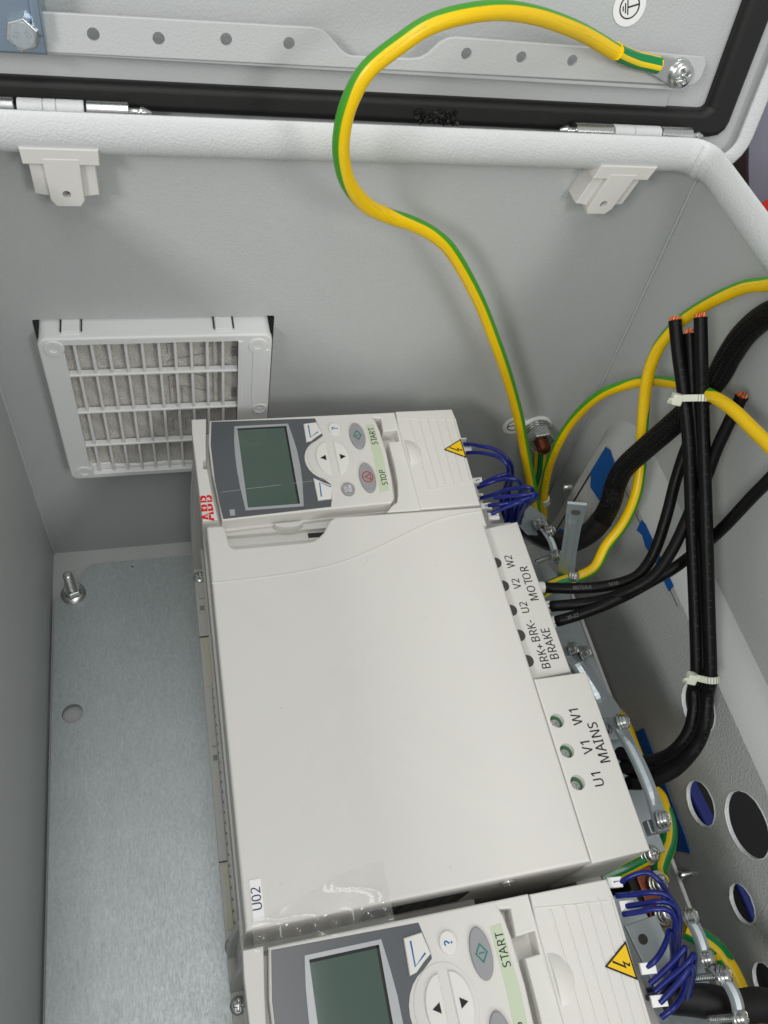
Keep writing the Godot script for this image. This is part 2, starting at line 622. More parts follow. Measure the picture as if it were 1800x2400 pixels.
func materials() -> void:
	font = SystemFont.new()
	font.font_names = PackedStringArray(["Droid Sans"])
	var bold := SystemFont.new()
	bold.font_names = PackedStringArray(["Droid Sans"])
	bold.font_weight = 700
	fonts = {false: font, true: bold}
	var peel := noise_tex(0.035, 3, 512, FastNoiseLite.TYPE_SIMPLEX_SMOOTH, 3)
	var fine := noise_tex(0.09, 8, 512, FastNoiseLite.TYPE_SIMPLEX_SMOOTH, 2)
	# painted sheet steel
	M.paint = std(Color.WHITE, 0.42)
	M.paint.albedo_texture = speckled(Color(0.748, 0.758, 0.755), 11, 4, 0.004)
	triplanar(M.paint, 0.21)
	M.paint_coarse = std(Color(0.86, 0.87, 0.87), 0.4)
	relief(M.paint_coarse, peel, 0.022)
	triplanar(M.paint_coarse, 0.028)
	M.paint_fine = std(Color(0.765, 0.775, 0.772), 0.42)
	relief(M.paint_fine, peel, 0.011)
	triplanar(M.paint_fine, 0.024)
	relief(M.paint, noise_tex(0.07, 17, 512, FastNoiseLite.TYPE_SIMPLEX_SMOOTH, 2), 0.012)
	M.paint.uv1_scale = Vector3.ONE / 0.06
	M.paint_gland = std(Color(0.755, 0.765, 0.76), 0.27)
	relief(M.paint_gland, peel, 0.035)
	triplanar(M.paint_gland, 0.034)
	# galvanised and zinc plated steel
	M.zinc = std(Color(0.945, 0.985, 0.99), 1.0, 0.60)
	M.zinc.albedo_texture = zinc_image(4, 0.69, 0.84)
	M.zinc.roughness_texture = zinc_image(9, 0.36, 0.54)
	triplanar(M.zinc, 0.37)
	relief(M.zinc, fine, 0.002)
	M.zinc_dull = std(Color(0.74, 0.775, 0.79), 0.42, 0.8)
	M.zinc_dull.roughness_texture = noise_tex(0.03, 21, 256, FastNoiseLite.TYPE_SIMPLEX_SMOOTH, 3, ramp2(grey(0.55), grey(0.85)))
	triplanar(M.zinc_dull, 0.03)
	M.zinc_dull.roughness = 0.6
	M.bright = std(Color(0.82, 0.83, 0.82), 0.2, 1.0)
	M.bright.roughness_texture = noise_tex(0.015, 31, 256, FastNoiseLite.TYPE_SIMPLEX_SMOOTH, 3, ramp2(grey(0.75), grey(1.0)))
	M.bright.roughness = 0.3
	triplanar(M.bright, 0.01)
	M.blue_zinc = std(Color(0.66, 0.73, 0.80), 0.24, 1.0)
	M.copper = std(Color(0.88, 0.50, 0.33), 0.35, 0.9)
	M.copper_dark = std(Color(0.50, 0.29, 0.20), 0.38, 0.85)
	M.busbar = std(Color(0.62, 0.37, 0.28), 0.35, 0.8)
	# plastics
	var grain := noise_tex(0.12, 14, 512, FastNoiseLite.TYPE_SIMPLEX_SMOOTH, 2)
	M.shell = std(Color.WHITE, 0.46)
	M.shell.albedo_texture = speckled(Color(0.888, 0.881, 0.858), 23, 9, 0.006)
	triplanar(M.shell, 0.19)
	M.shell2 = std(Color(0.855, 0.85, 0.83), 0.5)
	relief(M.shell2, grain, 0.0016)
	triplanar(M.shell2, 0.022)
	M.terminal_shell = std(Color(0.885, 0.88, 0.855), 0.5)
	relief(M.terminal_shell, grain, 0.0016)
	triplanar(M.terminal_shell, 0.022)
	M.cream = std(Color(0.87, 0.86, 0.77), 0.5)
	M.vent = std(Color(0.92, 0.925, 0.92), 0.38)
	M.white = std(Color(0.96, 0.96, 0.955), 0.5)
	M.tie = std(Color(0.90, 0.90, 0.83), 0.35)
	M.tie.subsurf_scatter_enabled = true
	M.tie.subsurf_scatter_strength = 0.15
	M.bezel = std(Color(0.36, 0.375, 0.39), 0.28)
	M.silver = std(Color(0.70, 0.71, 0.72), 0.35, 0.2)
	M.screen = std(Color(0.28, 0.365, 0.325), 0.10)
	M.screen.clearcoat_enabled = true
	M.screen.clearcoat = 0.6
	M.screen.clearcoat_roughness = 0.05
	M.button = std(Color(0.62, 0.62, 0.63), 0.5)
	M.key = std(Color(0.93, 0.925, 0.90), 0.45)
	M.blue_ink = std(Color(0.10, 0.42, 0.68), 0.5)
	M.teal = std(Color(0.03, 0.52, 0.47), 0.5)
	M.red_ink = std(Color(0.72, 0.09, 0.15), 0.5)
	M.logo_red = std(Color(0.86, 0.02, 0.10), 0.5)
	M.black_ink = std(Color(0.08, 0.08, 0.085), 0.6)
	M.pale_ink = std(Color(0.40, 0.40, 0.40), 0.6)
	M.dim_ink = std(Color(0.19, 0.19, 0.19), 0.6)
	M.print_ink = std(Color(0.66, 0.50, 0.05), 0.6)
	M.pale_green = std(Color(0.80, 0.85, 0.74), 0.5)
	M.warning = std(Color(0.98, 0.80, 0.08), 0.4)
	M.dark = std(Color(0.13, 0.13, 0.13), 0.6)
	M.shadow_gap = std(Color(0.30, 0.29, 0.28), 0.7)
	M.green_block = std(Color(0.22, 0.40, 0.27), 0.45)
	M.foam = std(Color(0.06, 0.056, 0.052), 0.5)
	relief(M.foam, grain, 0.012)
	triplanar(M.foam, 0.02)
	M.felt = std(Color(0.88, 0.865, 0.84), 0.95)
	M.felt.albedo_texture = noise_tex(0.05, 41, 512, FastNoiseLite.TYPE_SIMPLEX_SMOOTH, 5, ramp2(grey(0.80), grey(1.0), 0.2, 0.8))
	relief(M.felt, noise_tex(0.03, 44, 512, FastNoiseLite.TYPE_SIMPLEX_SMOOTH, 5), 0.012)
	triplanar(M.felt, 0.03)
	M.felt_print = std(Color(0.56, 0.54, 0.52), 0.95)
	# cables
	var ye := Color(0.985, 0.815, 0.01)
	var gr := Color(0.27, 0.62, 0.14)
	M.earth = std(Color.WHITE, 0.34)
	M.earth.albedo_texture = striped(0.36, ye, gr, 1, 7, 46)
	M.earth.uv1_scale = Vector3(1, 0.16, 1)
	relief(M.earth, noise_tex(0.06, 52, 256), 0.004)
	M.earth_tape = std(Color.WHITE, 0.22)
	M.earth_tape.albedo_texture = striped(0.6, Color(0.97, 0.82, 0.06), Color(0.03, 0.53, 0.28), 4, 2)
	M.rubber = std(Color(0.045, 0.045, 0.047), 0.42)
	M.rubber.metallic_specular = 0.32
	relief(M.rubber, noise_tex(0.06, 61, 256), 0.006)
	M.rubber.uv1_scale = Vector3(1, 1, 1)
	M.jacket = std(Color(0.05, 0.05, 0.053), 0.48)
	M.blue_wire = std(Color(0.035, 0.105, 0.44), 0.33)
	var br := braid_image()
	M.braid = std(Color.WHITE, 0.42)
	M.braid.albedo_texture = br[0]
	M.braid.metallic_specular = 0.3
	relief(M.braid, br[1], 0.05)
	M.braid.uv1_scale = Vector3(2, 2.2, 1)
	M.painter_tape = std(Color(0.02, 0.35, 0.66), 0.62)
	relief(M.painter_tape, grain, 0.003)
	triplanar(M.painter_tape, 0.02)
	M.film = std(Color(0.95, 0.95, 0.93, 0.09), 0.12)
	M.film.transparency = BaseMaterial3D.TRANSPARENCY_ALPHA
	M.film.cull_mode = BaseMaterial3D.CULL_DISABLED
	M.foil = std(Color(0.9, 0.92, 0.92, 0.17), 0.2)
	M.foil.transparency = BaseMaterial3D.TRANSPARENCY_ALPHA
	M.bench = std(Color(0.06, 0.06, 0.06), 0.85)
	relief(M.bench, grain, 0.01)
	triplanar(M.bench, 0.05)
	M.red_cloth = std(Color(0.92, 0.25, 0.18), 0.85)
	M.drum = std(Color(0.90, 0.91, 0.99), 0.4, 0.15)

# ---------------------------------------------------------------- the enclosure
func wall_x(y: float) -> float:               # the right wall leans out a little towards the floor
	return 0.3495 + (0.3 - y) * 0.062

func enclosure() -> void:
	var e := thing("enclosure", "open light grey sheet steel enclosure lying on its back, door swung up behind", "enclosure")
	# far wall with the square cut-out of the filter
	put("far_wall", prism(rect(-0.002, -0.004, 0.3635, 0.304), -0.0016, 0, 0, [rect(0.0243, 0.0963, 0.1426, 0.2113, 0.0012, 2)]).mesh(), M.paint, e)
	put("left_wall", prism(rect(-0.62, -0.004, 0.0, 0.304), -0.0016, 0).mesh(Transform3D(Basis(V(0, 0, -1), V(0, 1, 0), V(1, 0, 0)), V(0, 0, 0))), M.paint, e)
	put("near_wall", prism(rect(-0.002, -0.004, 0.3635, 0.304), 0, 0.0016).mesh(Transform3D(Basis(), V(0, 0, 0.62))), M.paint, e)
	put("floor_pan", block(V(-0.002, -0.002, -0.002), V(0.366, 0.0, 0.62)), M.paint_fine, e)
	put("pan_lip", block(V(0.3400, 0.0, 0.030), V(0.3424, 0.0470, 0.62), 0.0008), M.white, e)
	# right wall: a soft step round the gland area, the gland area with its punched holes
	var rw := Node3D.new()
	rw.name = "right_wall"
	e.add_child(rw, true)
	var outline := rect(0.024, -0.06, 0.64, 0.165, 0.042, 10)
	var s := Shape.new()
	var frame := [P(0, -0.08), P(0.68, -0.08), P(0.68, 0.304), P(0, 0.304)]
	_cap(s, frame, [outline], 0.0, 1.0)
	for i in s.v.size():
		s.v[i] = V(wall_x(s.v[i].y), s.v[i].y, s.v[i].x)
		s.n[i] = V(-1, -0.05, 0).normalized()
	put("wall_sheet", s.mesh(), M.paint, rw)
	s = Shape.new()
	var loops := []
	for k in 7:
		var t := k / 6.0
		var lp := inset(outline, 0.018 * t)
		var row := []
		for q in lp:
			row.append(V(lerpf(wall_x(q.y), 0.3450, lerpf(t, smoothstep(0.0, 1.0, t), 0.55)), q.y, q.x))
		loops.append(row)
	var cnt := outline.size()
	var nrm := func(k: int, i: int) -> Vector3:
		var dk: Vector3 = loops[mini(k + 1, 6)][i] - loops[maxi(k - 1, 0)][i]
		var di: Vector3 = loops[k][(i + 1) % cnt] - loops[k][(i + cnt - 1) % cnt]
		var nn := dk.cross(di).normalized()
		return nn if nn.x < 0 else -nn
	for k in 6:
		for i in cnt:
			var j := (i + 1) % cnt
			s.quad(loops[k][i], loops[k][j], loops[k + 1][j], loops[k + 1][i], nrm.call(k, i), nrm.call(k, j), nrm.call(k + 1, j), nrm.call(k + 1, i))
	put("pressed_step", s.mesh(), M.paint_fine, rw)
	var holes := []
	for h in HOLES: holes.append(ring(h[0], h[1], h[2], 36))
	put("gland_area", prism(inset(outline, 0.018), -0.002, 0.0, 0, holes).mesh(Transform3D(INX, V(0.3450, 0, 0))), M.paint_gland, rw)
	# burred bare edges of the punched holes
	for h in HOLES:
		var pts := []
		for k in 41:
			var a := TAU * k / 40
			var rr: float = h[2] + rng.randf_range(-0.0002, 0.0004)
			pts.append(V(0.3449, h[1] + sin(a) * rr, h[0] + cos(a) * rr))
		put("hole_rim", tube(pts, 0.0003 + 0.0001 * rng.randf(), 6, 0, 1).mesh(), M.paint_coarse, rw)
	# the blanking plate: a thin dark gap along its edges
	put("plate_gap", prism(rect(0.0480, 0.040, 0.0494, 0.1437), 0, 0.0002).mesh(Transform3D(INX, V(0.3450, 0, 0))), M.dark, rw)
	put("plate_gap", prism(rect(0.0494, 0.1430, 0.16, 0.1435), 0, 0.0002).mesh(Transform3D(INX, V(0.3450, 0, 0))), M.shadow_gap, rw)
	for q in [P(0.0400, 0.0906), P(0.0711, 0.1503), P(0.2798, 0.0530)]:
		put("stud_end", lathe([P(0.0021, 0), P(0.0021, 0.006), P(0.0014, 0.0068), P(0, 0.0068)], 14).mesh(aim(V(0.3450, q.y, q.x), V(-1, 0, 0))), M.bright, rw)
	# sealed corner
	put("corner_seam", tube([V(wall_x(0.3) - 0.0006, 0.302, 0.0006), V(wall_x(0.2) - 0.0006, 0.2, 0.0006), V(wall_x(0.0) - 0.0004, 0.0, 0.0004)], 0.0008, 8, 0, 3).mesh(), M.paint, e)
	put("corner_seam", tube([V(0.0006, 0.302, 0.0006), V(0.0006, 0.15, 0.0006), V(0.0006, 0.0, 0.0006)], 0.001, 8, 0, 3).mesh(), M.paint_fine, e)
	# rolled rim
	var prof := [P(-0.002, 0.302), P(0.004, 0.3025), P(0.0072, 0.3038), P(0.0098, 0.3058), P(0.0116, 0.3084), P(0.0127, 0.3114), P(0.0130, 0.3146), P(0.0126, 0.3178), P(0.0115, 0.3207), P(0.0106, 0.3224), P(0.0098, 0.3226), P(0.0092, 0.3215), P(0.0088, 0.315), P(0.004, 0.3095), P(-0.002, 0.309)]
	var wx := 0.3490
	var stops := [[V(-0.01, 0, 0), V(0, 0, 1)]]
	for k in 9:
		var a := PI / 2 * k / 8
		stops.append([V(wx - 0.021, 0, 0.021) + V(sin(a), 0, -cos(a)) * 0.021, V(-sin(a), 0, cos(a))])
	stops.append([V(wx, 0, 0.66), V(-1, 0, 0)])
	var rim := Shape.new()
	for i in stops.size() - 1:
		for j in prof.size() - 1:
			var e0: Vector2 = prof[j + 1] - prof[j]
			var q := func(st: Array, at: Vector2) -> Vector3: return st[0] + st[1] * at.x + V(0, at.y, 0)
			var nn := func(st: Array, jj: int) -> Vector3:
				var d0: Vector2 = ((prof[mini(jj + 1, prof.size() - 1)] as Vector2) - (prof[maxi(jj - 1, 0)] as Vector2)).normalized()
				return (st[1] * d0.y - V(0, d0.x, 0)).normalized()
			rim.quad(q.call(stops[i], prof[j]), q.call(stops[i + 1], prof[j]), q.call(stops[i + 1], prof[j + 1]), q.call(stops[i], prof[j + 1]),
				nn.call(stops[i], j), nn.call(stops[i + 1], j), nn.call(stops[i + 1], j + 1), nn.call(stops[i], j + 1))
	put("rim", rim.mesh(), M.paint_coarse, e)
	put("rim", prism(prof, 0.014, 0.66).mesh(Transform3D(Basis(V(1, 0, 0), V(0, 1, 0), V(0, 0, 1)), V(0, 0, 0))), M.paint_coarse, e)
	var bead := []
	for q in prof.slice(1, 9):
		bead.append(V(wx - 0.021 + sin(PI / 4) * (0.0212 - q.x), q.y, 0.021 - cos(PI / 4) * (0.0212 - q.x)))
	put("corner_weld", tube(bead, 0.0019, 10, 0, 4, 0.5).mesh(), M.paint_coarse, e)
	# hinges
	for side in 2:
		var h := Node3D.new()
		h.name = "hinge"
		e.add_child(h, true)
		var list := [[-0.012, 0.0374, 0], [0.0385, 0.0478, 1], [0.0479, 0.0526, 1], [0.0527, 0.0629, 1], [0.0638, 0.0798, 0], [0.0798, 0.084, 2], [0.084, 0.0885, 3]] if side == 0 else [[0.2683, 0.2725, 4], [0.2725, 0.2757, 2], [0.2757, 0.2946, 0], [0.2952, 0.3056, 1], [0.3058, 0.3196, 1], [0.3201, 0.3365, 0], [0.3365, 0.3395, 2], [0.3395, 0.3435, 3]]
		for q in list:
			var r: float = [0.0037, 0.0036, 0.0017, 0.0022, 0.0022][q[2]]
			var l: float = q[1] - q[0]
			var pr := [P(0, 0), P(r * 0.92, 0), P(r, 0.0003), P(r, l - 0.0003), P(r * 0.92, l), P(0, l)]
			if q[2] == 3: pr = [P(0, 0), P(r, 0), P(r, l * 0.3), P(r * 0.35, l), P(0, l)]
			if q[2] == 4: pr = [P(0, 0), P(r * 0.35, 0), P(r, l * 0.7), P(r, l), P(0, l)]
			put("pin" if q[2] > 1 else "knuckle", lathe(pr, 20).mesh(aim(V(q[0], 0.3158, -0.0035), V(1, 0, 0))), M.paint_coarse if q[2] == 1 else M.bright, h)
	door(e)

const HOLES := [[0.2515, 0.0900, 0.0119], [0.2098, 0.1236, 0.0140], [0.2703, 0.1215, 0.0160], [0.3014, 0.0906, 0.0094], [0.3375, 0.0836, 0.0105]]

func door(e: Node3D) -> void:
	var d := Node3D.new()
	d.name = "door"
	d.transform = Transform3D(Basis(V(1, 0, 0), V(0, 0.979, -0.204), V(0, 0.204, 0.979)), V(0, 0.30, -0.012))
	e.add_child(d, true)
	var outer := [P(-0.12, -0.002)]
	for k in 7:
		var a := -PI / 2 + PI / 2 * k / 6
		outer.append(P(0.360 + cos(a) * 0.0135, 0.0115 + sin(a) * 0.0135))
	outer.append_array([P(0.3735, 0.36), P(-0.12, 0.36)])
	put("door_sheet", prism(outer, -0.0018, 0).mesh(), M.paint, d)
	# folded edge
	var edge := []
	for q in outer.slice(0, -1): edge.append(V(q.x, q.y, 0.004))
	put("folded_edge", tube(edge, 0.0011, 8, 0, 1, 4.0).mesh(), M.paint_coarse, d)
	# foam gasket
	var g := [P(-0.12, 0.0125), P(0.3525, 0.0108), P(0.357, 0.0118), P(0.3600, 0.0145), P(0.361, 0.0185), P(0.3615, 0.36), P(0.3465, 0.36), P(0.3465, 0.0250), P(0.3450, 0.0236), P(0.3430, 0.0232), P(-0.12, 0.0225)]
	put("gasket", prism(g, 0, 0.0062, 0.0036, [], 5).mesh(), M.foam, d)
	var torn := Shape.new()
	for k in 130:
		var w := rng.randf_range(0.0005, 0.0013)
		var c := V(0.2005 + rng.randf() * 0.017, 0.0125 + rng.randf() * 0.0055, 0.0048 + rng.randf() * 0.0018)
		c.x += (rng.randf() - 0.2) * 0.006
		var b := prism(ring(0, 0, w, 5, w * rng.randf_range(0.7, 1.0), rng.randf() * TAU), 0, w, w * 0.2, [], 1)
		var t := Transform3D(Basis.from_euler(V(rng.randf() - 0.5, rng.randf() - 0.5, rng.randf() * 6)), c)
		for i in b.v.size():
			torn.v.append(t * b.v[i])
			torn.n.append(t.basis * b.n[i])
			torn.uv.append(b.uv[i])
	put("torn_foam", torn.mesh(), M.foam, d)
	# stiffening rail, standing off the sheet
	var rail := [P(-0.12, 0.0325), P(0.3275, 0.0354), P(0.3295, 0.0362), P(0.3312, 0.0380), P(0.3318, 0.0395)]
	rail.append_array([P(0.3318, 0.0445), P(0.3308, 0.0464), P(0.3290, 0.0476), P(0.2120, 0.0484), P(0.2085, 0.0478), P(0.2055, 0.0462), P(0.2005, 0.0415), P(0.1975, 0.0399), P(0.1940, 0.0394), P(0.1690, 0.0390), P(0.1665, 0.0396), P(0.1640, 0.0412), P(0.1590, 0.0458), P(0.1560, 0.0476), P(0.1525, 0.0482), P(-0.12, 0.0450)])
	var rh := []
	for x in [-0.02, 0.0207, 0.0450, 0.0696, 0.0932, 0.1186, 0.1431]: rh.append(ring(x, 0.0408 if x < 0.1 else 0.0420, 0.0023, 18))
	for x in [0.2174, 0.2422, 0.2660]: rh.append(ring(x, 0.0425, 0.0023, 18))
	put("stiffening_rail", prism(rail, 0.0105, 0.012, 0.0006, rh).mesh(), M.paint_fine, d)
	put("rail_web", prism(rect(-0.12, 0.0330, 0.3255, 0.0343), 0.0014, 0.0106).mesh(), M.paint_fine, d)
	put("rail_foot", prism(rect(-0.12, 0.0180, 0.3255, 0.0343), 0, 0.0014, 0.0004).mesh(), M.paint_fine, d)
	# lock plate with its bolt
	put("lock_plate", prism(rect(-0.10, 0.0335, 0.0525, 0.14), 0.0125, 0.0150, 0.0008).mesh(), M.blue_zinc, d)
	put("lock_plate_fold", prism([P(0.0490, 0.0400), P(0.0530, 0.0400), P(0.0530, 0.14), P(0.0490, 0.14)], 0.0, 0.0185, 0.0014).mesh(), M.blue_zinc, d)
	put("bolt_head", hexagon(0.0059, 0.0045, 0.12).mesh(Transform3D(Basis(V(0, 0, 1), 0.3), V(0.0455, 0.0408, 0.0150))), M.bright, d)
	put("bolt_face", lathe([P(0.0044, 0), P(0.0042, 0.0003), P(0, 0.0003)], 28).mesh(Transform3D(Basis(), V(0.0455, 0.0408, 0.0195))), M.zinc_dull, d)
	word("YU", 0.0016, M.bright, d, V(0.0473, 0.0414, 0.0199), Basis(V(0, 0, 1), -0.9))
	word("8.8", 0.0015, M.bright, d, V(0.0434, 0.0411, 0.0199), Basis(V(0, 0, 1), 0.9))
	# earth point
	earth_mark(d, Transform3D(Basis(V(0, 0, 1), -1.25), V(0.2925, 0.0619, 0.0002)), 0.0076)
	var at := V(0.3185, 0.0405, 0.012)
	put("earth_washer", lathe([P(0.0060, 0), P(0.0062, 0.0003), P(0.0062, 0.0012), P(0.0058, 0.0015), P(0, 0.0015)], 28).mesh(Transform3D(Basis(), at)), M.bright, d)
	put("earth_lug", prism(ring(0, 0, 0.0055, 24) , 0, 0.0014, 0.0003).mesh(Transform3D(Basis(), at + V(-0.0005, 0, 0.0016))), M.bright, d)
	put("earth_lug", prism([P(-0.016, -0.0034), P(-0.004, -0.0050), P(-0.004, 0.0050), P(-0.016, 0.0034)], 0, 0.0014, 0.0003).mesh(Transform3D(Basis(V(0, 0, 1), -0.22), at + V(-0.0005, 0, 0.00165))), M.bright, d)
	put("earth_screw", screw_head(0.55).mesh(Transform3D(Basis(V(0, 0, 1), 0.5).scaled(V(0.0053, 0.0053, 0.0056)), at + V(0, 0, 0.0031))), M.bright, d)

# round white sticker with the protective earth symbol
func earth_mark(parent: Node3D, t: Transform3D, r: float) -> void:
	var o := put("earth_sticker", prism(ring(0, 0, r, 36), 0, 0.0002).mesh(), M.white, parent, t)
	var k := r / 0.01
	put("symbol_ring", prism(ring(0, 0, 0.0062 * k, 32), 0.0002, 0.00035, 0, [ring(0, 0, 0.0055 * k, 32)]).mesh(), M.black_ink, o)
	var bars := Shape.new()
	for b in [[-0.0004, -0.001, 0.0004, 0.0055], [-0.0038, -0.0014, 0.0038, -0.0008], [-0.0026, -0.0028, 0.0026, -0.0022], [-0.0013, -0.0042, 0.0013, -0.0036]]:
		var q := prism(rect(b[0] * k, b[1] * k, b[2] * k, b[3] * k), 0.0002, 0.00037)
		bars.v.append_array(q.v); bars.n.append_array(q.n); bars.uv.append_array(q.uv)
	put("symbol_bars", bars.mesh(), M.black_ink, o)

func bracket(x: float, lean: float, label: String) -> void:
	# moulded bracket under the rim: cap, tongue with a hole, shoulder blocks
	var b := thing("rim_bracket", label, "bracket", "plastic brackets under the far rim", V(x, 0, 0))
	var sh := func(p: Array) -> Array:
		var out := []
		for q in p: out.append(P(q.x + (q.y - 0.3035) * lean, q.y))
		return out
	put("cap", prism(sh.call([P(-0.0143, 0.3022), P(0.0143, 0.3022), P(0.0146, 0.309), P(-0.0146, 0.309)]), 0, 0.0128, 0.0005).mesh(), M.shell2, b)
	put("shoulder", prism(sh.call([P(-0.0125, 0.2875), P(-0.0062, 0.2865), P(-0.0062, 0.3035), P(-0.0125, 0.3035)]), 0, 0.0104, 0.0006).mesh(), M.shell2, b)
	put("shoulder", prism(sh.call([P(0.0062, 0.2865), P(0.0125, 0.2875), P(0.0125, 0.3035), P(0.0062, 0.3035)]), 0, 0.0104, 0.0006).mesh(), M.shell2, b)
	put("tongue", prism(sh.call([P(-0.0067, 0.2865), P(-0.0047, 0.2835), P(0.0047, 0.2835), P(0.0067, 0.2865), P(0.0070, 0.305), P(-0.0070, 0.305)]), 0, 0.0130, 0.0006, [sh.call(ring(0.0, 0.2893, 0.0017, 16))]).mesh(), M.shell2, b)
	put("tongue_back", prism(sh.call(rect(-0.003, 0.2868, 0.003, 0.2918)), 0, 0.0045).mesh(), M.dark, b)

# ---------------------------------------------------------------- the filter in the far wall
func filter() -> void:
	var f := thing("filter_vent", "square grey plastic filter grille set in the far wall beside the first drive", "vent", "", V(0, 0, 0))
	var x0 := 0.0262
	var x1 := 0.1402
	var y0 := 0.0978
	var y1 := 0.2097
	var out := rect(x0, y0, x1, y1, 0.005, 5)
	var open := [P(0.0379, 0.1017), P(0.1226, 0.1017), P(0.1226, 0.2056), P(0.0379, 0.2056)]
	put("frame", prism(out, 0.0085, 0.0122, 0.0012, [open]).mesh(), M.vent, f)
	put("skirt", prism(inset(rect(x0, y0, x1, y1, 0.005, 5), 0.0004), -0.012, 0.0086, 0, [rect(0.0282, 0.0998, 0.1382, 0.2077, 0.004, 4)]).mesh(), M.vent, f)
	for q in [[0.0380, 0.0463], [0.1116, 0.1200]]:
		put("spring_clip", block(V(q[0], y1, -0.003), V(q[1], y1 + 0.0013, 0.0088), 0.0004), M.vent, f)
		for w in [-0.0010, 0.0004]:
			var xx: float = q[0] + w if w < 0 else q[1] + w
			put("clip_slot", block(V(xx, y1 + 0.00002, -0.002), V(xx + 0.0007, y1 + 0.0003, 0.0072)), M.dark, f)
	for k in 10:
		var x := 0.0428 + 0.00802 * k
		put("slat", prism(rect(x - 0.0008, 0.1012, x + 0.0008, 0.2060), 0.0070, 0.0108, 0.0005, [], 2).mesh(), M.vent, f)
	for y in [0.1830, 0.1546, 0.1267]:
		put("cross_bar", prism(rect(0.0374, y - 0.0008, 0.1230, y + 0.0008), 0.0076, 0.0113, 0.0006, [], 2).mesh(), M.vent, f)
	put("side_panel", prism([P(0.1226, 0.1017), P(0.1252, 0.1017), P(0.1252, 0.2056), P(0.1226, 0.2056)], 0.006, 0.0127, 0.0004).mesh(), M.vent, f)
	put("raised_panel", prism([P(0.1302, 0.158), P(0.1385, 0.158), P(0.1385, 0.199), P(0.1302, 0.199)], 0.0120, 0.0127, 0.0004).mesh(), M.vent, f)
	for q in [P(0.0335, 0.2036), P(0.1327, 0.2021), P(0.0344, 0.1045), P(0.1340, 0.1045)]:
		put("screw_boss", prism(ring(q.x, q.y, 0.0050, 24), 0.006, 0.0128, 0.0005, [ring(q.x, q.y, 0.0023, 18)]).mesh(), M.vent, f)
		put("boss_floor", prism(ring(q.x, q.y, 0.0024, 16), 0.006, 0.0115).mesh(), M.shell2, f)
	put("latch", lathe([P(0.0040, 0), P(0.0040, 0.0009), P(0.0034, 0.0011), P(0.0024, 0.0005), P(0.0007, 0.0004), P(0.0006, 0.0010), P(0, 0.0011)], 28).mesh(Transform3D(Basis(), V(0.1350, 0.1537, 0.0120))), M.vent, f)
	# the filter mat with its print
	var mat := Shape.new()
	var h := func(i: int, j: int) -> Vector3:
		var x := 0.0365 + 0.088 * i / 44.0
		var y := 0.1000 + 0.107 * j / 54.0
		var dd := 0.0062 + 0.0006 * sin(i * 0.9 + j * 0.31) * cos(j * 0.63) + 0.0012 * exp(-pow((y - 0.106) / 0.004, 2))
		return V(x, y, dd)
	for i in 44:
		for j in 54:
			var a: Vector3 = h.call(i, j)
			var b: Vector3 = h.call(i + 1, j)
			var c: Vector3 = h.call(i + 1, j + 1)
			var e: Vector3 = h.call(i, j + 1)
			mat.flat(a, b, c, e, V(0, 0, 1))
	var fm := put("filter_mat", mat.mesh(), M.felt, f)
	put("mat_edge", prism([P(0.0385, 0.1012), P(0.124, 0.1012), P(0.124, 0.1040), P(0.098, 0.1036), P(0.082, 0.1048), P(0.066, 0.1036), P(0.050, 0.1050), P(0.049, 0.1065), P(0.042, 0.1066), P(0.0385, 0.106)], 0.0050, 0.0084, 0.0008).mesh(), M.white, f)
	var stroke := func(pts: Array, w: float) -> void:
		var l := []
		for q in pts: l.append(V(q.x, q.y, 0.0071))
		put("print", tube(l, w, 6, 0, 1, 0.15).mesh(), M.felt_print, fm)
	# outlined letters running up the mat
	stroke.call([P(0.0870, 0.1935), P(0.0870, 0.2000), P(0.1040, 0.2015), P(0.1040, 0.1975), P(0.1090, 0.1975), P(0.1090, 0.2030)], 0.00022)
	stroke.call([P(0.0868, 0.1860), P(0.0868, 0.1880), P(0.1060, 0.1925)], 0.00022)
	stroke.call([P(0.0866, 0.1560), P(0.0866, 0.1765), P(0.0960, 0.1785)], 0.00022)
	stroke.call([P(0.0930, 0.1560), P(0.0930, 0.1690), P(0.0866, 0.1680)], 0.00022)
	stroke.call([P(0.0935, 0.1810), P(0.1075, 0.1745), P(0.1040, 0.1830)], 0.00022)
	stroke.call([P(0.0935, 0.1690), P(0.1075, 0.1640)], 0.00022)
	stroke.call([P(0.0870, 0.1420), P(0.0870, 0.1320), P(0.0940, 0.1330), P(0.0940, 0.1420), P(0.0985, 0.1430)], 0.00022)
	stroke.call([P(0.1100, 0.2020), P(0.1100, 0.1480)], 0.00022)
	stroke.call([P(0.1128, 0.2020), P(0.1128, 0.1480)], 0.00022)
	word("803", 0.0030, M.felt_print, fm, V(0.1215, 0.1935, 0.0072), Basis(V(0, 0, 1), PI / 2), "print", true)
	word("800", 0.0030, M.felt_print, fm, V(0.1215, 0.1620, 0.0072), Basis(V(0, 0, 1), PI / 2), "print", true)

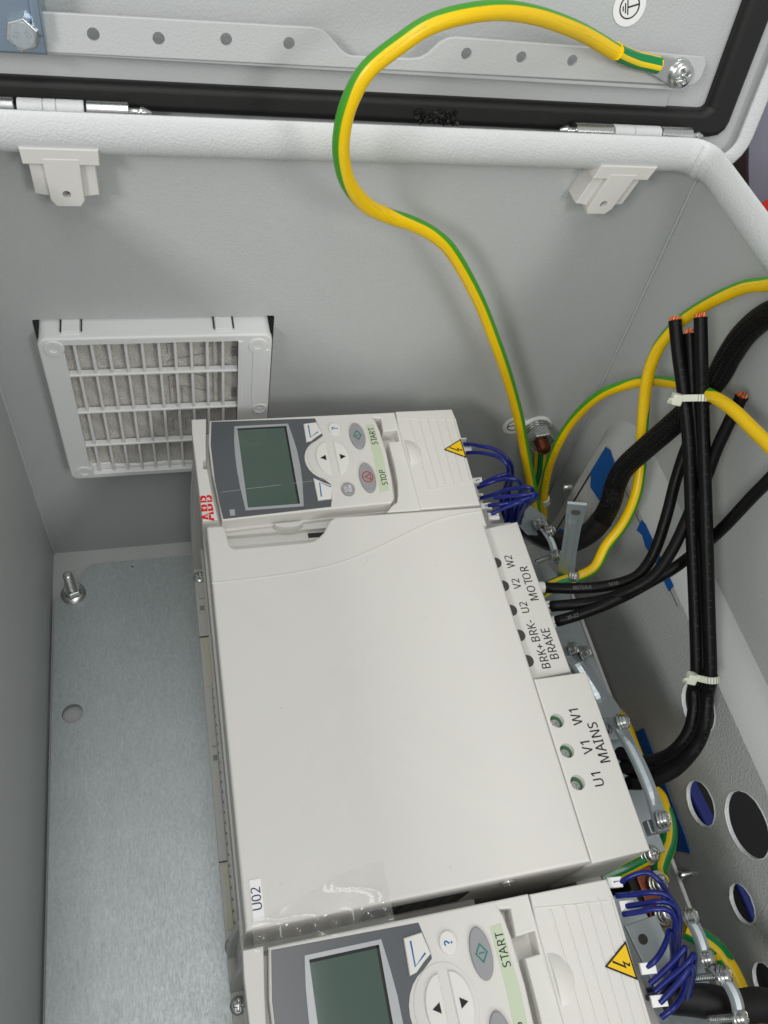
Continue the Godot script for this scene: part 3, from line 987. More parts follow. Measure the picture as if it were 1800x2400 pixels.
# ---------------------------------------------------------------- the mounting plate and its stud
func plate() -> void:
	var p := [P(0.0018, 0.61), P(0.0018, 0.0392), P(0.0165, 0.0392), P(0.0185, 0.0225), P(0.0255, 0.0149), P(0.339, 0.0145), P(0.339, 0.61)]
	solo("mounting_plate", slab(p, 0.0040, 0.0062, 0.0003, [ring(0.0139, 0.1204, 0.0061, 28), ring(0.052, 0.020, 0.0007, 8)]), M.zinc, "bare galvanised mounting plate under both drives, one round hole at its left", "mounting plate")
	var mp := get_node("mounting_plate")
	put("scratch", tube([V(0.044, 0.0062, 0.1187), V(0.0617, 0.0062, 0.1162), V(0.0835, 0.0062, 0.1109)], 0.00009, 6, 0, 4, 0.6).mesh(), M.zinc_dull, mp)
	put("scratch", tube([V(0.030, 0.0062, 0.2190), V(0.033, 0.0062, 0.2230)], 0.00009, 6, 0, 2, 0.6).mesh(), M.zinc_dull, mp)
	var s := thing("mounting_stud", "upright threaded steel stud with a flanged nut at the plate's far left corner", "bolt", "", V(0.0140, 0.0022, 0.0372))
	var up := func(sh: Shape, y: float, turn := 0.0) -> ArrayMesh: return sh.mesh(Transform3D(YUP * Basis(V(0, 0, 1), turn).scaled(V(0.84, 0.84, 0.95)), V(0, y, 0)))
	put("washer_flange", up.call(lathe([P(0.0092, 0), P(0.0094, 0.0008), P(0.0086, 0.0016), P(0.0068, 0.0030), P(0, 0.003)], 32), 0.0041), M.bright, s)
	put("nut", up.call(hexagon(0.0072, 0.0062, 0.12), 0.0065, 0.35), M.bright, s)
	put("threaded_rod", up.call(threads(0.0037, 0.018, 0.0011), 0.012), M.bright, s)
	put("weld_foot", slab(ring(0.0075, -0.0135, 0.011, 30), -0.0021, -0.0012, 0.0006), M.paint_fine, s)

func threads(r: float, length: float, pitch: float) -> Shape:
	var pr := [P(r * 0.9, 0)]
	var y := 0.0
	while y < length - pitch:
		pr.append(P(r, y + pitch * 0.35))
		pr.append(P(r, y + pitch * 0.55))
		pr.append(P(r * 0.88, y + pitch))
		y += pitch
	pr.append(P(r * 0.75, length))
	pr.append(P(r * 0.55, length + r * 0.12))
	pr.append(P(0, length + r * 0.14))
	return lathe(pr, 20, 0.9)

# ---------------------------------------------------------------- the drives
func drive() -> Node3D:
	var d := thing("motor_drive", "whole white motor drive by the far wall, U02 sticker on its cover", "motor drive", "motor drives side by side on the mounting plate")
	put("body", slab(rect(0.0988, 0.0305, 0.2400, 0.2775, 0.002, 3), 0.003, 0.150), M.shell2, d)
	put("terminal_base", slab(rect(0.2395, 0.100, 0.2640, 0.2770), 0.020, 0.148), M.shell2, d)
	put("foot_plate", slab([P(0.0926, 0.012), P(0.262, 0.012), P(0.262, 0.270), P(0.0926, 0.270)], 0.0042, 0.0100, 0.0006), M.shell2, d)
	# what sits on the visible edge of the foot
	for z in [0.036, 0.264]:
		put("foot_screw", screw_head(0.5).mesh(), M.bright, d, Transform3D(YUP * Basis(V(0, 0, 1), z * 40).scaled(V(0.0043, 0.0043, 0.0043)), V(0.0962, 0.0101, z)))
	for z in [0.082, 0.222]:
		put("foot_insert", slab([P(0.0937, z), P(0.0985, z), P(0.0985, z + 0.034), P(0.0937, z + 0.034), P(0.0952, z + 0.026), P(0.0956, z + 0.017), P(0.0950, z + 0.008)], 0.0095, 0.0108, 0.0003), M.cream, d)
		put("foot_seam", block(V(0.0925, 0.0099, z - 0.0012), V(0.0985, 0.0106, z - 0.0006)), M.shadow_gap, d)
	for z in [0.048, 0.150]:
		put("foot_catch", block(V(0.0945, 0.0098, z), V(0.0985, 0.0122, z + 0.0050), 0.0005), M.shell2, d)
		put("foot_slot", block(V(0.0945, 0.0098, z + 0.010), V(0.0975, 0.01015, z + 0.0135)), M.button, d)
	for z in [0.0115, 0.0275]:
		var g := [P(0.0990, 0.125), P(0.0965, 0.108), P(0.0945, 0.085), P(0.0932, 0.058), P(0.0926, 0.030), P(0.0926, 0.0095), P(0.0990, 0.0095)]
		put("end_gusset", prism(g, z, z + 0.0022, 0.0006).mesh(), M.shell2, d)
	put("end_shell", block(V(0.0975, 0.0095, 0.012), V(0.20, 0.12, 0.0295)), M.shell2, d)
	for k in 27:
		put("cooling_fin", block(V(0.0972, 0.0102, 0.122 + 0.0056 * k), V(0.0990, 0.032, 0.1266 + 0.0056 * k), 0.0008), M.shell2, d)
	put("side_rail", block(V(0.0976, 0.05, 0.040), V(0.0990, 0.052, 0.275)), M.shell2, d)
	put("side_rail", block(V(0.0976, 0.128, 0.040), V(0.0990, 0.1295, 0.275)), M.shell2, d)
	# main cover, notched under the keypad
	var cut := [P(0.1064, 0.0978), P(0.1074, 0.0990), P(0.1083, 0.1047), P(0.1087, 0.1082), P(0.1094, 0.1103), P(0.1110, 0.1115), P(0.1478, 0.1115), P(0.1503, 0.1108), P(0.1525, 0.1096), P(0.1556, 0.1068), P(0.1590, 0.1012), P(0.1603, 0.0997), P(0.1622, 0.0985), P(0.1645, 0.0981), P(0.2425, 0.0990)]
	var cov := [P(0.0988, 0.0978)]
	cov.append_array(cut)
	cov.append_array([P(0.2422, 0.1105), P(0.2408, 0.1113), P(0.2404, 0.1966), P(0.2397, 0.2780), P(0.0984, 0.2780)])
	put("front_cover", slab(cov, 0.112, TOP, 0.0013), M.shell, d)
	var curve := []
	for q in [P(0.0988, 0.1298), P(0.1119, 0.1297), P(0.1317, 0.1290), P(0.1453, 0.1279), P(0.1569, 0.1262), P(0.1691, 0.1230), P(0.1819, 0.1185), P(0.1952, 0.1131), P(0.2090, 0.1077), P(0.2224, 0.1041), P(0.2405, 0.1021)]:
		curve.append(V(q.x, TOP, q.y))
	put("embossed_line", tube(curve, 0.00055, 8, 0, 5, 0.75).mesh(), M.shell, d)
	put("tray", slab([P(0.1060, 0.0975), P(0.1640, 0.0975), P(0.1600, 0.1030), P(0.1560, 0.1085), P(0.1500, 0.1120), P(0.1100, 0.1120)], 0.12, 0.1515), M.shell2, d)
	var sl := Shape.new()
	sl.flat(V(0.1062, 0.1515, 0.1020), V(0.1640, 0.1515, 0.1020), V(0.1640, 0.1630, 0.1122), V(0.1062, 0.1630, 0.1122), V(0, 1, -1))
	put("tray_slope", sl.mesh(), M.terminal_shell, d)
	put("tray_slot", block(V(0.1500, 0.1514, 0.0982), V(0.1610, 0.1518, 0.1010)), M.dark, d)
	put("keypad_bay", slab(rect(0.0990, 0.0305, 0.2097, 0.0975), 0.12, 0.1545), M.shell2, d)
	# motor and mains terminal covers
	var bites := []
	put("motor_cover", slab([P(0.2395, 0.1105), P(0.2618, 0.1075), P(0.2622, 0.1948), P(0.2395, 0.1960)], 0.125, 0.1605, 0.0008), M.terminal_shell, d)
	for z in [0.1315, 0.1452, 0.1592, 0.1730, 0.1866]:
		put("screw_hole", slab(ring(0.2421, z, 0.0031, 24), 0.1600, 0.1607), M.shadow_gap, d)
	for z in [0.2184, 0.2323, 0.2465]: bites.append(ring(0.2450, z, 0.0033, 28))
	put("mains_cover", slab([P(0.2406, 0.1973), P(0.2675, 0.1973), P(0.2672, 0.2783), P(0.2399, 0.2790)], 0.112, TOP - 0.0002, 0.0009, bites), M.terminal_shell, d)
	put("terminal_block", slab(rect(0.2400, 0.205, 0.2560, 0.258), 0.140, 0.1618), M.green_block, d)
	for z in [0.2184, 0.2323, 0.2465]:
		put("terminal_screw", screw_head(0.35).mesh(), M.bright, d, Transform3D(YUP.scaled(V(0.0025, 0.0025, 0.0025)), V(0.2443, 0.1619, z + 0.0010)))
	for w in [["W2", 0.2479, 0.1344, 0.0042], ["V2", 0.2476, 0.1475, 0.0042], ["MOTOR", 0.2544, 0.1482, 0.0046], ["U2", 0.2476, 0.1614, 0.0042], ["BRK+", 0.2487, 0.1880, 0.0045], ["BRK-", 0.2479, 0.1745, 0.0045], ["BRAKE", 0.2544, 0.1821, 0.0046]]:
		var q := V(w[1], TOP, w[2])
		word(w[0], w[3] * 0.92, M.black_ink, d, V(q.x + 0.0020, 0.16052, q.z - 0.0028), FLATTEXT)
	for w in [["W1", 0.2546, 0.2176], ["V1", 0.2548, 0.2319], ["MAINS", 0.2612, 0.2309], ["U1", 0.2548, 0.2464]]:
		word(w[0], 0.0043 if w[0] != "MAINS" else 0.0045, M.black_ink, d, V(w[1], TOP - 0.0001, w[2]), FLATTEXT)
	# logo strip at the top end
	put("logo_strip", slab([P(0.0966, 0.0282), P(0.1043, 0.0282), P(0.1030, 0.0420), P(0.1020, 0.0560), P(0.1003, 0.0568), P(0.1002, 0.0618), P(0.1021, 0.0624), P(0.1032, 0.0780), P(0.1048, 0.0942), P(0.0972, 0.0945), P(0.0962, 0.0368)], 0.148, TOP, 0.0006), M.shell, d)
	put("logo_strip_end", slab(rect(0.0995, 0.0935, 0.1050, 0.0972), 0.13, 0.1595, 0.0005), M.shell2, d)
	var logo := put("logo", prism(rect(0, 0, 0.0001, 0.0001), 0, 0.0001).mesh(), M.logo_red, d, Transform3D(FLATTEXT, V(0.1003, TOP - 0.0002, 0.0865)))
	word("ABB", 0.0056, M.logo_red, logo, V(0, 0, 0.0003), Basis(V(1.08, 0, 0), V(0, 1, 0), V(0, 0, 1)), "lettering", true)
	put("logo_split", prism(rect(-0.0075, -0.00012, 0.0075, 0.00012), 0.0003, 0.00062).mesh(), M.shell, logo)
	for x in [-0.0046, 0.0, 0.0043]:
		put("logo_split", prism(rect(x - 0.0001, -0.0032, x + 0.0001, 0.0032), 0.0003, 0.00062).mesh(), M.shell, logo)
	keypad(d)
	# frame beside the keypad, and the control terminal cover
	put("side_frame", slab([P(0.2008, 0.0330), P(0.1965, 0.0324), P(0.1938, 0.0312), P(0.1928, 0.0292), P(0.2095, 0.0292), P(0.2095, 0.0976), P(0.1905, 0.0973), P(0.1940, 0.0935), P(0.1975, 0.0912), P(0.1990, 0.0870), P(0.2006, 0.0790), P(0.2014, 0.0676), P(0.2014, 0.0506), P(0.2076, 0.0503), P(0.2080, 0.0424), P(0.2000, 0.0430)], 0.140, 0.1640, 0.0007), M.terminal_shell, d)
	put("notch_floor", block(V(0.1995, 0.12, 0.040), V(0.2085, 0.1555, 0.052)), M.shell2, d)
	var tc := [P(0.2100, 0.0296), P(0.2437, 0.0299), P(0.2443, 0.0383), P(0.2420, 0.0976), P(0.2089, 0.0976), P(0.2092, 0.0420)]
	put("control_cover", slab(tc, 0.132, TOP, 0.0007), M.shell, d)
	var rx := [[0.2163, 0.2161], [0.2217, 0.2212], [0.2270, 0.2258], [0.2321, 0.2307], [0.2373, 0.2355], [0.2424, 0.2403]]
	for i in rx.size():
		put("rib", tube([V(rx[i][0], TOP, 0.0366), V(rx[i][1], TOP, 0.0852 - 0.0008 * i)], 0.00055, 8, 0, 1, 0.7).mesh(), M.shell, d)
	put("cover_line", tube([V(0.2155, TOP, 0.0858), V(0.2276, TOP, 0.0843), V(0.2436, TOP, 0.0812)], 0.0003, 8, 0, 4, 0.6).mesh(), M.shell, d)
	put("cover_line", tube([V(0.2102, TOP, 0.0348), V(0.2276, TOP, 0.0366), V(0.2440, TOP, 0.0380)], 0.0003, 8, 0, 4, 0.6).mesh(), M.shell, d)
	var dome := Shape.new()
	var hp := func(i: int, j: int) -> Vector3:
		var a := -PI / 2 + PI * i / 20.0
		var r := j / 8.0
		return V(0.2101 + cos(a) * 0.0082 * r, TOP - 0.0001 + 0.0022 * (1.0 - r * r), 0.0597 + sin(a) * 0.0092 * r)
	for i in 20:
		for j in 8:
			var n := func(q: Vector3) -> Vector3: return V((q.x - 0.2101) * 60, 1, (q.z - 0.0597) * 55).normalized()
			var a: Vector3 = hp.call(i, j)
			var b: Vector3 = hp.call(i + 1, j)
			var c: Vector3 = hp.call(i + 1, j + 1)
			var e: Vector3 = hp.call(i, j + 1)
			dome.quad(a, b, c, e, n.call(a), n.call(b), n.call(c), n.call(e))
	for j in 16:
		var a: Vector3 = hp.call(0 if j < 8 else 20, j % 8)
		var b: Vector3 = hp.call(0 if j < 8 else 20, j % 8 + 1)
		dome.flat(a, b, V(b.x, TOP - 0.001, b.z), V(a.x, TOP - 0.001, a.z), V(-1, 0, 0))
	put("thumb_dome", dome.mesh(), M.shell, d)
	var tri := [P(0.2311, 0.0595), P(0.2429, 0.0527), P(0.2427, 0.0663)]
	var w := put("warning_sign", slab(tri, TOP + 0.0003, TOP + 0.0005), M.black_ink, d)
	var tq := [P(0.2319, -0.0595), P(0.2424, -0.0535), P(0.2422, -0.0655)]
	put("yellow_face", prism(inset(tq, 0.0002) if area(tq) > 0 else inset([tq[0], tq[2], tq[1]], 0.0002), TOP + 0.0004, TOP + 0.0006).mesh(Transform3D(YUP, Vector3.ZERO)), M.warning, w)
	var bolt := [P(0.2348, 0.0580), P(0.2390, 0.0606), P(0.2388, 0.0589), P(0.2407, 0.0604), P(0.2415, 0.0600), P(0.2414, 0.0612), P(0.2404, 0.0612), P(0.2405, 0.0609), P(0.2394, 0.0600), P(0.2396, 0.0617), P(0.2347, 0.0588)]
	put("bolt_mark", slab(bolt, TOP + 0.0004, TOP + 0.0007), M.black_ink, w)
	# lower terminals at the right of the control cover
	put("control_terminals", slab([P(0.243, 0.030), P(0.2560, 0.030), P(0.2590, 0.0930), P(0.243, 0.0945)], 0.05, 0.132, 0.001), M.terminal_shell, d)
	put("control_terminals_step", slab([P(0.2545, 0.020), P(0.2680, 0.022), P(0.2740, 0.0930), P(0.2545, 0.0930)], 0.05, 0.108, 0.001), M.shell2, d)
	put("terminal_flag", block(V(0.243, 0.128, 0.0290), V(0.2600, 0.137, 0.0302), 0.0004), M.white, d)
	for k in 3:
		put("terminal_slot", block(V(0.2470 + k * 0.0042, 0.131, 0.0962), V(0.2498 + k * 0.0042, 0.1370, 0.1030)), M.white, d)
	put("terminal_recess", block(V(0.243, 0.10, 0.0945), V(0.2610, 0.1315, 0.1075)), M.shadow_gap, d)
	# name plate and screw on the near side
	put("side_screw", screw_head(0.5).mesh(), M.bright, d, Transform3D(Basis().scaled(V(0.0033, 0.0033, 0.0033)), V(0.2050, 0.1560, 0.2781)))
	var np := put("rating_plate", prism(rect(0.146, 0.128, 0.190, 0.150), 0.2781, 0.2784).mesh(), M.dark, d)
	for k in 4:
		for i in 6:
			put("print", prism(rect(0.149 + i * 0.0062 + rng.randf() * 0.001, 0.1465 - k * 0.0035, 0.1535 + i * 0.0062, 0.1476 - k * 0.0035), 0.2784, 0.27845).mesh(), M.pale_ink, np)
	return d

func keypad(d: Node3D) -> void:
	var k := Node3D.new()
	k.name = "keypad"
	d.add_child(k, true)
	var H := 0.1642
	var base := [P(0.1060, 0.0288), P(0.1952, 0.0334), P(0.1972, 0.0352), P(0.1982, 0.0429), P(0.1987, 0.0595), P(0.1980, 0.0753), P(0.1966, 0.0888), P(0.1945, 0.0902), P(0.1066, 0.0944), P(0.1060, 0.0844), P(0.1043, 0.0640), P(0.1041, 0.0452)]
	base[1] = P(0.1952, 0.0291)
	base[7] = P(0.1945, 0.0915)
	put("case", slab(base, 0.150, H, 0.0010), M.shell, k)
	put("case_lower", slab([P(0.107, 0.0300), P(0.194, 0.0300), P(0.195, 0.0920), P(0.107, 0.0958)], 0.146, 0.1565, 0.0006), M.shell2, k)
	var no := []
	for i in 13: no.append(P(0.140 + cos(PI * i / 12.0) * 0.0075, 0.0952 + sin(PI * i / 12.0) * 0.0028))
	put("thumb_notch", slab(no, 0.152, 0.1590, 0.0003), M.shell2, k)
	# grey face round the window; its right edge follows the ring of arrow keys
	var face := [P(0.1069, 0.0300), P(0.1632, 0.0312), P(0.1655, 0.0420), P(0.1655, 0.0440)]
	for i in 11:
		var a := deg_to_rad(248 - 136 * i / 10.0)
		face.append(P(0.1664 + cos(a) * 0.0132 * 1.0, 0.0602 + sin(a) * 0.0142))
	face.append_array([P(0.1652, 0.0779), P(0.1632, 0.0874), P(0.1622, 0.0912), P(0.1074, 0.0936), P(0.1064, 0.0844), P(0.1053, 0.0690), P(0.1052, 0.0460)])
	put("face", slab(face, H - 0.0004, H + 0.0001), M.bezel, k)
	var fr := [P(0.1187, 0.0341), P(0.1478, 0.0341), P(0.1491, 0.0440), P(0.1500, 0.0530), P(0.1502, 0.0640), P(0.1498, 0.0743), P(0.1482, 0.0897), P(0.1188, 0.0896), P(0.1176, 0.0750), P(0.1171, 0.0641), P(0.1172, 0.0530), P(0.1176, 0.0440)]
	var lcd := rect(0.1201, 0.0357, 0.1466, 0.0880)
	put("window_frame", slab(fr, H, H + 0.0003, 0.0, [lcd]), M.silver, k)
	put("screen", slab(lcd, H - 0.0002, H + 0.00015), M.screen, k)
	put("screen_edge", slab(rect(0.1201, 0.0357, 0.1466, 0.0368), H, H + 0.0002), M.dark, k)
	put("screen_edge", slab(rect(0.1455, 0.0357, 0.1466, 0.0880), H, H + 0.0002), M.dark, k)
	# a crease in the clear protective foil left on the face
	for i in 9:
		var u := 0.1080 + 0.0062 * i
		if i == 5: continue
		put("foil_crease", tube([V(u, H + 0.0003, 0.0772 - 0.0004 * i), V(u + 0.0030, H + 0.0004, 0.0771 - 0.0004 * i), V(u + 0.0058, H + 0.0003, 0.0768 - 0.0004 * i)], 0.00016, 6, 0, 2, 0.6).mesh(), M.foil, k)
	put("light_window", slab(rect(0.1109, 0.0883, 0.1134, 0.0920), H, H + 0.0002), M.silver, k)
	# keys
	var s1 := put("soft_key", slab([P(0.1561, 0.0354), P(0.1635, 0.0347), P(0.1653, 0.0424), P(0.1620, 0.0446), P(0.1585, 0.0474), P(0.1557, 0.0480)], H - 0.001, H + 0.0012, 0.0006), M.key, k)
	_line(s1, [P(0.1585, 0.0368), P(0.1584, 0.0455), P(0.1632, 0.0418)], 0.0004, H + 0.0012)
	var s2 := put("soft_key", slab([P(0.1557, 0.0725), P(0.1580, 0.0742), P(0.1610, 0.0763), P(0.1653, 0.0785), P(0.1631, 0.0866), P(0.1559, 0.0871)], H - 0.001, H + 0.0012, 0.0006), M.key, k)
	_line(s2, [P(0.1640, 0.0795), P(0.1585, 0.0762), P(0.1580, 0.0852)], 0.0004, H + 0.0012)
	for side in [-1, 1]:
		var p := []
		var cx: float = 0.1664 if side < 0 else 0.1703
		for i in 15:
			var a := PI / 2 + PI * i / 14.0
			p.append(P(cx + cos(a) * 0.0072 * (1.0 if side < 0 else -1.0), 0.0600 + sin(a) * 0.0110))
		var key := put("arrow_key", slab(p, H - 0.001, H + 0.0012, 0.0006), M.key, k)
		var c: float = cx + side * 0.0032
		put("arrow", slab([P(c - 0.0016 * 1.0, 0.0600), P(c + 0.0014, 0.0582), P(c + 0.0014, 0.0618)] if side < 0 else [P(c + 0.0018, 0.0600), P(c - 0.0012, 0.0582), P(c - 0.0012, 0.0618)], H + 0.0011, H + 0.0014), M.black_ink, key)
	put("key_ring", slab(ring(0.1672, 0.0601, 0.0122, 40, 0.0145), H - 0.001, H + 0.00025, 0.0002), M.shell, k)
	var hk := put("help_key", slab(ring(0.1728, 0.0400, 0.0035, 28, 0.0042), H - 0.001, H + 0.0012, 0.0006), M.key, k)
	word("?", 0.0032, M.blue_ink, hk, V(0.1728, H + 0.0012, 0.0400), FLATTEXT, "lettering", true)
	var st := put("start_key", slab(ring(0.1845, 0.0459, 0.0042, 32, 0.0092, 0.0), H - 0.001, H + 0.0013, 0.0006), M.button, k)
	var dia := [P(0.1845, 0.0424), P(0.1870, 0.0459), P(0.1845, 0.0494), P(0.1820, 0.0459)]
	put("start_mark", slab(dia, H + 0.0012, H + 0.0015, 0, [[P(0.1845, 0.0432), P(0.1864, 0.0459), P(0.1845, 0.0486), P(0.1826, 0.0459)]]), M.teal, st)
	put("start_mark", slab(rect(0.1834, 0.0457, 0.1856, 0.0461), H + 0.0012, H + 0.0015), M.teal, st)
	var sp := put("stop_key", slab(ring(0.1846, 0.0747, 0.0043, 32, 0.0099), H - 0.001, H + 0.0013, 0.0006), M.button, k)
	put("stop_mark", slab(ring(0.1846, 0.0747, 0.0030, 28, 0.0036), H + 0.0012, H + 0.0015, 0, [ring(0.1846, 0.0747, 0.0026, 28, 0.0032)]), M.red_ink, sp)
	put("stop_mark", slab([P(0.1828, 0.0747), P(0.1862, 0.0724), P(0.1862, 0.0770)], H + 0.0012, H + 0.0015, 0, [[P(0.1834, 0.0747), P(0.1859, 0.0731), P(0.1859, 0.0763)]]), M.red_ink, sp)
	var lr := put("local_remote_key", slab(ring(0.1729, 0.0813, 0.0035, 28, 0.0043), H - 0.001, H + 0.0012, 0.0006), M.button, k)
	word("LOC", 0.0016, M.white, lr, V(0.1716, H + 0.0012, 0.0813), FLATTEXT)
	word("REM", 0.0016, M.white, lr, V(0.1739, H + 0.0012, 0.0813), FLATTEXT)
	put("green_strip", slab([P(0.1906, 0.0380), P(0.1952, 0.0376), P(0.1962, 0.0600), P(0.1947, 0.0838), P(0.1896, 0.0845), P(0.1909, 0.0600)], H, H + 0.0002), M.pale_green, k)
	word("START", 0.0031, M.black_ink, k, V(0.1935, H + 0.0002, 0.0463), FLATTEXT)
	word("STOP", 0.0031, M.black_ink, k, V(0.1935, H + 0.0002, 0.0750), FLATTEXT)

func _line(parent: Node3D, pts: Array, w: float, y: float) -> void:
	var l := []
	for q in pts: l.append(V(q.x, y, q.y))
	put("key_mark", tube(l, w, 6, 0, 1, 0.25).mesh(), M.blue_ink, parent)

func drives() -> void:
	var one := drive()
	var two: Node3D = one.duplicate()
	two.name = numbered("motor_drive")
	add_child(two)
	two.position = V(0, 0, OFF)
	two.set_meta("label", "motor drive cut off by the picture's bottom edge, clear tape on its keypad")
	# the sticker is on the far drive only
	var st := put("unit_sticker", slab(rect(0.1016, 0.2610, 0.1058, 0.2755), TOP, TOP + 0.0004), std(Color(1, 1, 1), 0.55), one)
	word("U02", 0.0034, std(Color(0.13, 0.14, 0.30), 0.6), st, V(0.1037, TOP + 0.0004, 0.2679), FLATTEXT)
	# clear film stuck from the near drive's keypad over the gap to the far drive's cover
	var film := Shape.new()
	var hp := func(i: int, j: int) -> Vector3:
		var x := 0.1010 + 0.053 * i / 30.0
		var t := j / 20.0
		var z := lerpf(lerpf(0.2745, 0.2635, smoothstep(0.0, 0.9, i / 30.0)), 0.2856, t)
		var y := TOP + 0.0006 if z < 0.2775 else lerpf(TOP + 0.0006, TOP + 0.0004, (z - 0.2775) / 0.008)
		if z > 0.2775 and z < 0.2850: y -= 0.0035 * sin((z - 0.2775) / 0.0075 * PI) * (0.6 + 0.4 * sin(i * 0.8))
		y += 0.00025 * sin(i * 0.21 + j * 0.15) + 0.0009 * pow(maxf(0.0, sin(i * 0.42 - j * 0.30 + sin(j * 0.5))), 10.0)
		return V(x, y, z)
	var fn := func(i: int, j: int) -> Vector3:
		var n: Vector3 = (hp.call(i, mini(j + 1, 20)) - hp.call(i, maxi(j - 1, 0))).cross(hp.call(mini(i + 1, 30), j) - hp.call(maxi(i - 1, 0), j)).normalized()
		return n if n.y > 0 else -n
	for i in 30:
		for j in 20:
			film.quad(hp.call(i, j), hp.call(i + 1, j), hp.call(i + 1, j + 1), hp.call(i, j + 1), fn.call(i, j), fn.call(i + 1, j), fn.call(i + 1, j + 1), fn.call(i, j + 1))
	solo("adhesive_film", film.mesh(), M.film, "wrinkled clear adhesive tape across the gap between the two drives", "tape")

# ---------------------------------------------------------------- earth stud, clamps, bus bar
func earth_points() -> void:
	var s := thing("earth_stud", "copper earth stud with steel nut and washers low on the far wall", "bolt", "", V(0.3255, 0.1075, 0))
	var out := V(0, 0, 1)
	put("paint_ring", lathe([P(0.0112, 0), P(0.0112, 0.0009), P(0.0098, 0.0016), P(0, 0.0016)], 32).mesh(), M.white, s)
	for k in 3:
		put("washer", lathe([P(0.0098 - k * 0.0004, 0), P(0.0100 - k * 0.0004, 0.0003), P(0.0100 - k * 0.0004, 0.0012), P(0.0096 - k * 0.0004, 0.0015), P(0, 0.0015)], 32).mesh(aim(V(0, 0, 0.0012 + k * 0.0017), out)), M.bright, s)
	put("nut", hexagon(0.0096, 0.0080, 0.12).mesh(aim(V(0, 0, 0.0062), out, 0.2)), M.bright, s)
	put("stud", threads(0.0047, 0.0072, 0.0013).mesh(aim(V(0, 0, 0.0140), out)), M.copper_dark, s)
	put("lug", prism([P(-0.0085, -0.001), P(-0.006, -0.018), P(0.006, -0.018), P(0.0085, -0.001), P(0.006, 0.006), P(-0.006, 0.006)], 0.0046, 0.0062, 0.0004).mesh(Transform3D(Basis(V(0, 0, 1), 0.28), Vector3.ZERO)), M.bright, s)
	var e := Node3D.new()
	e.name = "earth_label"
	e.name = numbered("earth_label")
	e.position = V(0.3090, 0.1110, 0)
	add_child(e)
	tag(e, "small round white earth symbol sticker on the far wall, half behind the yellow cable", "sticker")
	earth_mark(e, Transform3D(Basis(V(0, 0, 1), 1.7), V(0, 0, 0.0001)), 0.0085)
	var t := thing("earth_tail", "short taped green and yellow earth lead hanging from the copper stud", "cable")
	put("sleeve", tube([V(0.3325, 0.0905, 0.0075), V(0.3335, 0.0830, 0.0105), V(0.3350, 0.0740, 0.0125), V(0.3370, 0.0560, 0.0140), V(0.3380, 0.0400, 0.0150)], 0.0046, 14, 1.2, 5, 0.7).mesh(), M.earth_tape, t)

func screw_stack(parent: Node3D, at: Vector3, axis: Vector3, k := 1.0, shaft := 0.0, called := "screw") -> void:
	var o := Node3D.new()
	o.name = called
	o.transform = aim(at, axis, rng.randf() * 2.0) * Transform3D(Basis().scaled(V(0.88, 0.88, 0.92)), Vector3.ZERO)
	parent.add_child(o, true)
	put("washer", lathe([P(0.0044 * k, 0), P(0.0046 * k, 0.0002), P(0.0046 * k, 0.0009 * k), P(0.0043 * k, 0.0011 * k), P(0, 0.0011 * k)], 26).mesh(), M.bright, o)
	put("spring_washer", lathe([P(0.0036 * k, 0.0012 * k), P(0.0039 * k, 0.0014 * k), P(0.0039 * k, 0.0024 * k), P(0.0036 * k, 0.0026 * k), P(0, 0.0026 * k)], 26).mesh(), M.bright, o)
	put("head", screw_head(0.62).mesh(), M.bright, o, Transform3D(Basis().scaled(V(0.0036 * k, 0.0036 * k, 0.0042 * k)), V(0, 0, 0.0027 * k)))
	if shaft > 0:
		put("thread", threads(0.0017 * k, shaft, 0.0008).mesh(aim(V(0, 0, 0), V(0, 0, -1))), M.bright, o)

func strap(parent: Node3D, a: Vector3, b: Vector3, face: Vector3, w: float, thick := 0.0015, bow := 0.0, hole_at := -1.0, called := "strap") -> void:
	# a pressed strap from a to b with a raised rib along its middle
	var dir := (b - a).normalized()
	var n := (face - dir * face.dot(dir)).normalized()
	var side := dir.cross(n)
	var l := a.distance_to(b)
	var s := Shape.new()
	var N := 20
	var sect := [[-1.0, 0.0], [-0.62, 0.0], [-0.30, 1.0], [0.30, 1.0], [0.62, 0.0], [1.0, 0.0]]
	var pt := func(i: int, j: int, top: bool) -> Vector3:
		var t := float(i) / N
		var mid := smoothstep(0.16, 0.3, t) * smoothstep(0.84, 0.7, t)
		var ww := w * (0.5 - 0.06 * mid)
		return a + dir * l * t + n * (bow * sin(PI * t) + sect[j][1] * mid * 0.0016 + (thick if top else 0.0)) + side * sect[j][0] * ww
	for i in N:
		for j in 5:
			s.flat(pt.call(i, j, true), pt.call(i, j + 1, true), pt.call(i + 1, j + 1, true), pt.call(i + 1, j, true), n)
			s.flat(pt.call(i, j, false), pt.call(i, j + 1, false), pt.call(i + 1, j + 1, false), pt.call(i + 1, j, false), -n)
		for e in [0, 5]:
			s.flat(pt.call(i, e, false), pt.call(i + 1, e, false), pt.call(i + 1, e, true), pt.call(i, e, true), side * (-1.0 if e == 0 else 1.0))
	for i in [0, N]:
		for j in 5:
			s.flat(pt.call(i, j, false), pt.call(i, j + 1, false), pt.call(i, j + 1, true), pt.call(i, j, true), dir * (-1.0 if i == 0 else 1.0))
	put(called, s.mesh(), M.zinc_dull, parent)
	if hole_at >= 0:
		var c: Vector3 = a + dir * l * hole_at + n * (thick + bow * sin(PI * hole_at) + 0.0001)
		put("strap_hole", lathe([P(0, 0), P(0.0024, 0.0), P(0.0024, 0.0002), P(0, 0.0002)], 20).mesh(aim(c, n)), M.shadow_gap, parent)

